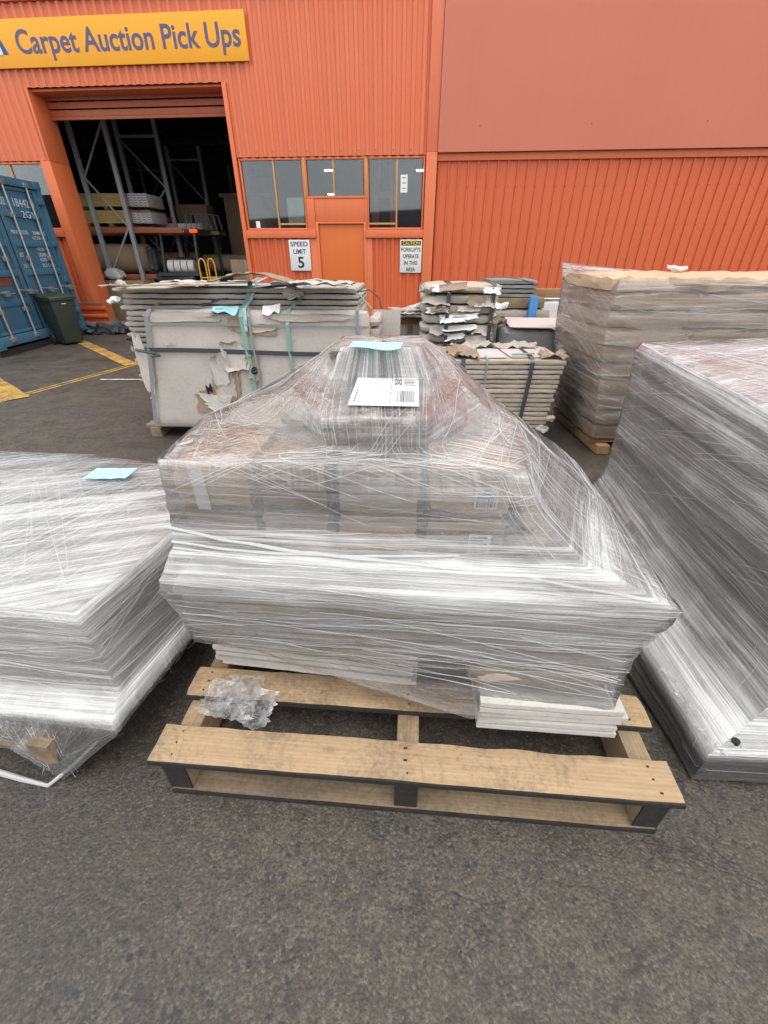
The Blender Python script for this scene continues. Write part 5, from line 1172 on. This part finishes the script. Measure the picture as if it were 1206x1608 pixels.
o = tag(grid_box(cuboid_corners(-0.07, 0.07, -0.05, 0.05, 0, 0.025), 10, 7, 3, 0.028, 14, 5, 0.005).build('film_bundle', 'film_strand'), 'knot of white film lying on top of the tall carton stack', 'film bundle'); o.location = CF(0.75, 0.75, 1.372)
# ================================================================== LEFT REAR STRAPPED STACK
SF = frame(-2.26, 4.02, -2.8); sp_ = thing('wooden_pallet', 'low dark pallet under the strapped grey carton stack at left', 'pallet', SF(0, 0, 0), R(-2.8))
for x in (0.05, 1.0, 1.95): box(x, x + 0.1, -0.18, 0.85, 0.001, 0.085).build('bearer', 'pine_old', sp_)
for y in (-0.15, 0.3, 0.7): box(0.0, 2.05, y, y + 0.12, 0.087, 0.108).build('board', 'pine_old', sp_)
rs = random.Random(5); NS = 26; hh = 0.044
for k in range(NS):
    z0 = 0.110 + k * hh; up = NS - 1 - k; j = rs.uniform(-.045, .035); inset = 0.07 * max(0, 8 - k) / 8
    block(SF, -2.8, 'flat_carton', rs.choice(('card_grey', 'card_grey', 'card_white')), 0.0 + j + inset, 2.04 + rs.uniform(-.02, .02), 0.0 + rs.uniform(-.01, .012), 0.86, z0, z0 + hh - 0.0015, 600 + k,
          f'{ordinal(up, NS)} flat carton in the strapped grey stack at left', 'carton', 'flat cartons of the left strapped stack', 0.0025, 0.004, 0.009, (22, 6, 2), rs.uniform(-.5, .5))
# big upright carton against its front
A = [(-2.14, 3.79, .10), (-0.10, 3.70, .10), (-0.10, 3.82, .10), (-2.14, 3.91, .10), (-1.955, 3.805, 1.105), (-0.125, 3.725, 1.10), (-0.12, 3.86, 1.10), (-1.95, 3.93, 1.105)]
o0 = Vector((-1.1, 3.8, .10))
uc = tag(grid_box([tuple(Vector(p) - o0) for p in A], 30, 3, 18, 0.006, 5, 41, 0.012, 0.02).build('upright_carton', 'card_white', None, 0, o0), 'large scuffed white carton standing upright against the strapped stack', 'carton')
def patch(F_, mat, x, z, w_, h_, seed, y=-0.006, rot=0.0, curl=0.03, par=None, nm='torn_flap'):
    t_ = torn(w_, h_, seed, curl, 0.016, 14, 9, 0.003, 0.012).build(nm, mat, par); t_.location = (x, y, z); t_.rotation_euler = (0, R(rot), R(-2.8)); return t_
def ucY(x): return -0.066 - 0.0441 * x
def tear(mat, x, z, w_, h_, sd_, dy=0.0, lift=.012):
    t_ = shard(w_, h_, sd_, 0.003, lift).build('torn_flap', mat, uc); t_.location = (x, ucY(x) + 0.016 * z - dy, z); t_.rotation_euler = (R(-0.9), 0, R(-2.6)); return t_
for a in (('kraft_torn', -0.27, .46, .34, .44, 1), ('card_grey', -0.30, .43, .28, .34, 2, .005), ('card_white', -0.16, .66, .26, .28, 3, .006, .05), ('kraft_torn', -0.42, .28, .46, .28, 4), ('tile_edge', -0.40, .25, .40, .22, 5, .005), ('card_white', -0.30, .55, .20, .34, 15, .009, .04),
          ('kraft_torn', .10, .86, .30, .10, 7), ('card_grey', .12, .88, .26, .08, 16, .005), ('card_grey', -0.55, .955, .80, .085, 8), ('card_grey', .50, .955, .85, .085, 9),
          ('kraft_torn', -0.10, .90, .22, .14, 10), ('card_white', -0.96, .62, .12, .60, 12, .004, .02), ('kraft_torn', -0.02, .55, .14, .26, 14, .004, .03), ('card_white', -0.70, .75, .10, .02, 19)):
    tear(*a)
# print fragments showing in the torn holes
for ch, x, z, s_ in (('M', -0.46, .33, .075), ('e', -0.03, .50, .06), ('m', -0.34, .16, .06)):
    f_ = text(ch, 0, s_, 0, s_, 0, 'sign_black', uc, 'print_fragment', 0.02, shear=0.3); f_.location = (x, ucY(x) + 0.016 * z - 0.014, z); f_.rotation_euler = (0, R(-20), R(-2.6))
# right-hand low carton next to it and leaning board
for k in range(3):
    block(frame(0, 0, 0), -2.8, 'flat_carton', 'card_grey', -0.115, -0.02, 3.80, 4.25, 0.80 + 0.085 * k, 0.882 + 0.085 * k, 640 + k, f'{["lowest","middle","topmost"][k]} narrow grey carton at the right end of the left stack', 'carton', 'narrow cartons at the stack end', 0.004, 0.008, 0.012)
block(frame(0, 0, 0), -2.8, 'flat_carton', 'card_grey', -0.115, -0.02, 3.80, 4.25, 0.004, 0.798, 650, 'tall narrow grey carton below the three narrow ones at the left stack end', 'carton')
t_ = grid_box(cuboid_corners(-0.13, 0.13, -0.012, 0.012, 0, 1.06), 6, 1, 14, 0.004, 5, 8, 0.003).build('leaning_board', 'card_grey'); t_.location = (0.02, 4.12, 0.01); t_.rotation_euler = (R(-4), 0, 0); tag(t_, 'plain grey board standing behind the right end of the left strapped stack', 'board')
# loose torn sheets on top
tops = [('kraft_torn', 0.03, -0.015, 1.245, 0.78, .30, 51, 'long torn brown cardboard strip on the left end of the strapped stack'), ('kraft_torn', 0.92, 0.05, 1.27, 0.62, .40, 52, 'arched brown cardboard sheet on top of the strapped stack'),
        ('card_white', 1.42, 0.02, 1.265, 0.60, .40, 53, 'crumpled grey cardboard sheet on the right end of the strapped stack'), ('card_white', 0.45, 0.25, 1.262, 0.7, .4, 54, 'pale cardboard sheet lying behind the brown strip on the strapped stack')]
for i, (mat, x, y, z, w_, h_, sd_, lab) in enumerate(tops):
    m_ = torn(w_, h_, sd_, 0.0, 0.012, 20, 10, 0.004, (0.012, 0.016, 0.03, 0.012)[i])
    if i == 1:
        m_.v = [(vx, vy - 0.06 * math.sin(max(0, min(1, vx / w_)) * math.pi), vz) for vx, vy, vz in m_.v]
    t_ = m_.build('torn_cardboard', mat); t_.location = SF(x, y + h_ * 1.0, z + 0.03); t_.rotation_euler = (R(90), 0, R(-2.8)); t_.rotation_euler = (R(-90), 0, R(-2.8 + 180)) if False else (R(90), 0, R(-2.8)); t_.location = SF(x, y, z + 0.03); t_.rotation_euler = (R(-92), 0, R(-2.8)); t_.location = SF(x, y, z + 0.03)
    tag(t_, lab, 'cardboard')
def rag(F, x, y, z, r, seed, mat, lab, cat='scrap'):
    t_ = grid_box(cuboid_corners(-r, r, -r * .7, r * .7, 0, r * .8), 7, 6, 4, r * .5, 3 / r * .35, seed, r * .2).build('scrap_wad', mat); t_.location = F(x, y, z); return tag(t_, lab, cat)
rag(SF, -0.06, 0.05, 1.13, .05, 1, 'paper_white', 'white torn wad sticking out of the left top corner of the strapped stack'); rag(SF, 0.05, 0.02, 1.26, .045, 2, 'card_white', 'small pale wad on the top left corner of the strapped stack')
rag(SF, 1.52, -0.03, 1.19, .075, 3, 'card_white', 'crumpled pale wad tucked under the top right of the strapped stack')
# straps
def st(mat, pts, wd, axis, lab): return tag(strap(pts, wd, axis).build('strap', mat), lab, 'strap')
uf = lambda x, z: (x, 3.79 - 0.0441 * (x + 2.14) + 0.015 * (z - .1) - 0.022, z)
st('strap_dark', [(-2.30, 4.2, .83), (-2.28, 3.98, .83), uf(-2.02, .80)] + [uf(-1.95 + .26 * k, .80 - .004 * k + 0.004 * math.sin(k)) for k in range(1, 8)] + [(-0.06, 3.72, .775), (-0.01, 4.2, .77)], 0.036, (0, 0, 1), 'thick dark strap running level across the upright carton')
st('strap_grey', [uf(-1.96, 1.0)] + [uf(-1.7 + .25 * k, 1.0 - .002 * k) for k in range(0, 7)] + [(-0.12, 3.70, .985)], 0.016, (0, 0, 1), 'thin grey strap running level near the top of the upright carton')
st('strap_grey', [uf(-2.09, .14), uf(-1.8, .145), uf(-1.45, .15), uf(-1.1, .15)], 0.016, (0, 0, 1), 'thin grey strap running level near the foot of the upright carton')
st('strap_grey', [(-1.90, 4.0, 1.14), (-1.905, 3.79, 1.11)] + [uf(-1.935 - .03 * k, 1.06 - .155 * k) for k in range(7)], 0.036, (1, 0, 0), 'wide grey strap down the left edge of the upright carton')
st('strap_grey', [(-0.21, 4.0, 1.13), (-0.215, 3.70, 1.105), uf(-0.215, 1.0), uf(-0.21, .8), uf(-0.20, .5)], 0.026, (1, 0, 0), 'grey strap down the right end of the upright carton')
st('strap_green', [(-1.12, 4.35, 1.31), (-1.125, 4.05, 1.29), (-1.14, 3.94, 1.16), (-1.15, 3.79, 1.115)] + [uf(-1.155 + .004 * k, 1.06 - .11 * k) for k in range(8)], 0.040, (1, 0, 0), 'pale green strap bundle hanging in the middle of the upright carton')
st('strap_blue', [(-1.06, 4.35, 1.312), (-1.07, 4.06, 1.292), (-1.11, 3.93, 1.165), (-1.13, 3.785, 1.118), uf(-1.125, 1.04), uf(-1.13, .95)], 0.026, (1, 0, 0), 'light blue strap beside the pale green strap bundle')
st('strap_grey', [(-1.10, 3.80, 1.118)] + [(*uf(-1.095 + .004 * k, 1.06 - .11 * k)[:1], uf(-1.1, 1)[1] - .004, 1.06 - .11 * k) for k in range(8)], 0.020, (1, 0, 0), 'grey strap lying along the pale green strap bundle')
st('strap_green', [(-0.62, 4.4, 1.30), (-0.66, 4.06, 1.285), (-0.69, 3.97, 1.18), (-0.77, 3.78, 1.11), uf(-0.785, 1.0), uf(-0.785, .8), uf(-.78, .6), uf(-.775, .45)], 0.028, (1, 0, 0), 'green strap down the right half of the upright carton')
st('strap_dark', [(-1.55, 3.98, 1.12), (-1.2, 3.985, 1.22), (-0.9, 3.99, 1.265), (-0.4, 4.0, 1.30)], 0.024, (0, .4, 1), 'dark strap slanting across the top front of the strapped stack')
st('strap_dark', [(-1.8, 4.02, 1.262), (-1.2, 4.0, 1.285), (-0.6, 4.0, 1.29), (-.3, 4.0, 1.26)], 0.016, (0, 1, .2), 'thin dark strap lying along the top edge of the strapped stack')
st('strap_grey', [(-1.0, 3.83, 1.125), (-0.7, 3.84, 1.125), (-0.45, 3.84, 1.12)], 0.02, (0, 1, 0), 'grey strap lying flat on top of the upright carton')
st('strap_green', [(-0.78, 4.0, 1.292), (-0.55, 3.99, 1.315), (-0.36, 3.98, 1.28), (-0.2, 3.95, 1.20), (-0.10, 3.92, 1.10)], 0.024, (0, 1, .3), 'pale green strap end curling off the right of the strapped stack')
tag(MB().tube([(-0.22, 3.98, 1.22), (-0.12, 3.95, 1.24), (-0.04, 3.93, 1.18), (-0.02, 3.92, 1.10)], 0.006, 6).build('wire', 'strap_dark'), 'dark wire looping off the right end of the strapped stack', 'wire')
tag(MB().tube([uf(-2.10, .80), (-2.02, 3.72, .80), (-1.92, 3.71, .785), (-1.88, 3.715, .765), (-1.95, 3.71, .76)], 0.012, 6).build('strap_tail', 'strap_dark'), 'dark strap tail knotted at the left of the upright carton', 'strap')
p1 = tag(torn(0.22, 0.14, 61, 0.05, 0.0, 8, 8, 0.001, 0.008).build('blue_sheet', 'paper_blue'), 'blue paper sheet hanging over the top of the upright carton', 'paper'); p1.location = (-1.40, 3.83, 1.128); p1.rotation_euler = (R(-48), 0, R(-4))
for q in range(3): box(0.03, 0.10 + 0.02 * q, -0.0025 - 0.03 * ((0.03 + q * .03) / .14) ** 2 - .004, -0.001 - 0.03 * ((0.03 + q * .03) / .14) ** 2, -0.035 - q * .025, -0.030 - q * .025).build('handwriting', 'sign_navy', p1)
p2 = tag(torn(0.145, 0.13, 62, 0.03, 0.004, 8, 8, 0.001, 0.012).build('white_sheet', 'paper_white'), 'white paper sheet hanging over the top of the upright carton', 'paper'); p2.location = (-0.985, 3.815, 1.135); p2.rotation_euler = (R(-40), R(-6), R(-2))

# ================================================================== RIGHT STRAPPED STACK
RF = frame(0.47, 3.715, -1.0)
rp = thing('wooden_pallet', 'low dark pallet under the strapped stack right of the middle load', 'pallet', RF(0, 0, 0), R(-1))
for x in (0.1, 0.5, 0.88): box(x, x + 0.08, 0.0, 0.6, 0.001, 0.04).build('bearer', 'pine_old', rp)
NR = 17; hr = 0.0405; rr_ = random.Random(9)
for k in range(NR):
    z0 = 0.042 + k * hr; up = NR - 1 - k; wide = 0.085 * k / NR + rr_.uniform(-.012, .012)
    block(RF, -1, 'flat_carton', rr_.choice(('card_beige', 'card_beige', 'card_grey')), 0.0, 0.985 + wide, 0.0 + rr_.uniform(-.006, .01), 0.62, z0, z0 + hr - 0.001, 700 + k, f'{ordinal(up, NR)} flat carton in the strapped stack between the middle load and tall stack', 'carton', 'flat cartons of the right strapped stack', 0.002, 0.003, 0.006, (20, 5, 2), rr_.uniform(-.6, .6))
zt = 0.042 + NR * hr
for k, (mat, x0, x1, y0, y1, lab) in enumerate((('tile_pink', 0.60, 1.02, 0.08, 0.56, 'pale pink tile lying on the right of the strapped stack top'), ('tile_edge', 0.27, 0.58, 0.06, 0.52, 'pale grey tile lying in the middle of the strapped stack top'))):
    block(RF, -1, 'tile', mat, x0, x1, y0, y1, zt + 0.001, zt + 0.014, 730 + k, lab, 'tile', None, 0.001, 0.002, 0.004, yaw=4 - 3 * k)
for i, (x, y, w_, h_, sd_, mat, lab) in enumerate(((-0.05, 0.40, .34, .30, 71, 'kraft_torn', 'torn brown cardboard on the left of the right strapped stack'), (0.08, .25, .26, .26, 72, 'kraft_torn', 'curled brown cardboard scrap in front of the pale tile'), (0.86, .16, .24, .16, 73, 'kraft_torn', 'torn cardboard corner on the right front of the strapped stack'), (0.15, .58, .8, .2, 74, 'card_grey', 'grey cardboard strip along the back of the strapped stack top'))):
    t_ = torn(w_, h_, sd_, 0.0, 0.03, 16, 10, 0.004, 0.06).build('torn_cardboard', mat); t_.location = RF(x, y, zt + 0.03); t_.rotation_euler = (R(-90), 0, R(-1)); tag(t_, lab, 'cardboard')
st('strap_dark', [RF(0.78, 0.4, zt + .018), RF(0.78, 0.03, zt + .018), RF(0.782, -.010, zt - .02)] + [RF(0.785 - .006 * k, -.012 - .004 * (k % 2), zt - .1 * k - .03) for k in range(1, 7)], 0.034, (1, 0, 0), 'dark strap down the right of the strapped stack')
st('strap_dark', [RF(0.20, 0.4, zt + .006), RF(0.20, 0.0, zt + .006), RF(0.20, -.012, zt - .05), RF(0.20, -.012, .3)], 0.034, (1, 0, 0), 'dark strap down the left of the right strapped stack')
st('strap_grey', [RF(0.40, 0.1, zt + .016), RF(0.40, 0.0, zt + .006), RF(0.40, -.010, zt - .03), RF(0.40, -.010, zt - .2)], 0.016, (1, 0, 0), 'thin grey strap in the middle of the right strapped stack')
t_ = tag(box(-0.10, 0.10, -0.012, 0.012, 0, 0.012).build('knife', 'strap_green', None, 0.004), 'small green knife lying on the right strapped stack', 'knife'); t_.location = RF(0.72, .10, zt + .024); t_.rotation_euler = (0, 0, R(8))
rag(RF, 0.98, 0.02, .10, .06, 5, 'card_white', 'white torn wad at the lower right of the strapped stack'); rag(RF, 1.02, 0.02, .20, .05, 6, 'card_white', 'pale torn flap above the white wad at the strapped stack')
t_ = torn(0.10, 0.17, 81, 0.05, 0.012).build('torn_cardboard', 'card_white'); t_.location = RF(0.60, -.03, .26); t_.rotation_euler = (R(-14), R(20), 0); tag(t_, 'pale torn tongue of cardboard on the front of the right strapped stack', 'cardboard')

# ================================================================== BACK TORN STACK
BF = frame(0.40, 4.95, -2.0)
bpz = thing('wooden_pallet', 'low dark pallet under the ragged white carton stack', 'pallet', BF(0, 0, 0), R(-2))
for x in (0.02, 0.38, 0.72): box(x, x + 0.08, 0.0, 0.6, 0.001, 0.08).build('bearer', 'pine_old', bpz)
NB = 12; hb = 0.0955; rb = random.Random(13)
for k in range(NB):
    z0 = 0.083 + k * hb; up = NB - 1 - k; j = rb.uniform(-.03, .03)
    o = block(BF, -2, 'flat_carton', rb.choice(('card_grey', 'card_white', 'card_beige')), 0.0 + j, 0.81 + rb.uniform(-.02, .02), 0.0 + rb.uniform(-.01, .01), 0.6, z0, z0 + hb - 0.004, 800 + k, f'{ordinal(up, NB)} ragged carton in the torn white stack before the ribbed wall', 'carton', 'ragged cartons of the back stack', 0.008, 0.008, 0.02, (16, 6, 3))
    if k > 4:
        for q in range(3):
            f_ = torn(rb.uniform(.16, .4), rb.uniform(.05, .10), 900 + k * 3 + q, rb.uniform(.02, .07), .02, 10, 6, .003, .02).build('torn_flap', rb.choice(('paper_white', 'card_white', 'kraft_torn', 'card_grey')), o); f_.location = (rb.uniform(-.42, .2), -.312 - .01 * q, hb - rb.uniform(0, .03)); f_.rotation_euler = (R(rb.uniform(-10, 4)), R(rb.uniform(-9, 9)), 0)
zb = 0.083 + NB * hb
for k, x in enumerate((0.275, 0.735)):
    st('strap_dark', [BF(x, 0.5, zb + .01), BF(x, 0.0, zb + .01), BF(x, -.035, zb - .05), BF(x - .01, -.05, zb - .4), BF(x - .01, -.05, zb - .8)], 0.04, (1, 0, 0), ['left', 'right'][k] + ' dark strap down the front of the ragged white stack')
rag(BF, 0.04, 0.0, 1.16, .075, 11, 'card_grey', 'ragged cardboard wad at the left top of the torn white stack'); rag(BF, 0.82, -.02, .85, .08, 12, 'kraft_torn', 'brown torn wad at the right side of the torn white stack'); rag(BF, 0.82, -.02, 1.0, .07, 14, 'paper_white', 'white paper wad at the right side of the torn white stack')
st('strap_dark', [(1.05, 5.4, 1.26), (1.35, 5.45, 1.27), (1.55, 5.45, 1.245), (1.78, 5.45, 1.19)], 0.02, (0, 1, .4), 'black strap arching right from the torn white stack')
# low stacks behind it
for k in range(4):
    tag(grid_box(cuboid_corners(-.27, .27, -.3, .3, 0, .042), 12, 6, 1, .003, 6, 950 + k, .004, .008).build('tile_slab', 'tile_grey', None, 0, (1.50, 5.75, 1.06 + .045 * k), R(-2)), f'{["lowest","second lowest","third lowest","topmost"][k]} grey slab behind the torn white stack', 'tile slab', 'grey slabs behind the torn stack')
tag(box(-.35, .33, -.3, .3, 0, .10).build('timber_beam', 'pine_old', None, .004, (1.52, 5.7, .955), R(-2)), 'weathered timber under the grey slabs behind the torn stack', 'timber')
block(frame(0, 0, 0), -2, 'flat_carton', 'card_grey', 1.15, 1.95, 5.4, 5.95, .004, .95, 960, 'grey carton stack carrying the weathered timber and grey slabs', 'carton', None, .01, .01, .02)
t_ = box(-.045, .045, -.03, .03, 0, 1.08).build('blue_post', 'blue_post', None, .004, (1.69, 5.32, 0.0), 0); tag(t_, 'short bright blue post standing behind the pink tile', 'post')
block(frame(0, 0, 0), -3, 'tile_stack', 'tile_grey', 1.25, 1.78, 4.55, 5.20, .004, .845, 961, 'dark grey block stack under the overhanging pink tile', 'tile stack', None, .012, .01, .03)
block(frame(0, 0, 0), -8, 'tile', 'tile_pink', 1.30, 1.88, 4.50, 5.25, .862, .878, 962, 'large pale pink tile overhanging the dark grey block stack', 'tile', None, .001, .002, .003)
rag(frame(0, 0, 0), 1.36, 4.72, .62, .12, 21, 'clear_plastic_rag', 'dark plastic rag hanging on the grey block stack', 'plastic')
block(frame(0, 0, 0), 0, 'wrapped_pack', 'paper_white', 1.85, 2.6, 5.9, 6.5, .004, 1.0, 963, 'white wrapped pack behind the blue post', 'pack', None, .012, .02, .03)
tag(box(-.3, .3, -.05, .05, 0, .10).build('timber_beam', 'timber_brown', None, .004, (2.15, 5.95, 1.02), R(3)), 'reddish timber on the white wrapped pack by the tall stack', 'timber')
# ================================================================== CRATE BETWEEN THE STACKS
kf = frame(0.02, 5.5, -3); kr = thing('wooden_crate', 'timber framed crate with white panels between the two strapped stacks', 'crate', kf(0, 0, 0), R(-3))
for z0, z1 in ((.78, .86), (.30, .38), (0.02, .10)): box(-.05, .50, -.03, .03, z0, z1).build('rail', 'timber_brown', kr, .003)
for x in (-.05, .26, .46): box(x, x + .06, -.028, .028, .10 if x != .26 else .382, .778).build('post', 'timber_brown', kr, .003)
box(-.04, .50, .034, .055, .03, .77).build('panel', 'sign_white', kr); box(-.05, .5, .06, .7, .02, .84).build('crate_body', 'card_white', kr)
MB().bar((.01, .0, .74), (.2, .0, .40), .05, .04).build('diagonal', 'timber_brown', kr)
st('strap_green', [kf(-.06, -.036, .66), kf(.2, -.037, .655), kf(.5, -.036, .66)], .022, (0, 0, 1), 'green strap running level across the timber crate'); st('strap_green', [kf(.06, -.038, .65), kf(.16, -.04, .52), kf(.25, -.038, .65)], .02, (0, 0, 1), 'green strap sagging in a V on the timber crate')
for k in range(3):
    t_ = torn(.5 - .06 * k, .3, 970 + k, 0, .03, 14, 8, .012, .03).build('torn_cardboard', ('tile_grey', 'card_white', 'card_grey')[k]); t_.location = kf(-.03 + .04 * k, .02 + .05 * k, .885 + .028 * k); t_.rotation_euler = (R(-90), 0, R(-3 + 4 * k)); tag(t_, ['lowest', 'middle', 'topmost'][k] + ' scrap sheet lying on the timber crate', 'cardboard', 'scrap sheets on the crate')
rag(kf, .36, .08, .93, .06, 31, 'paper_white', 'white paper wad standing up on the timber crate')
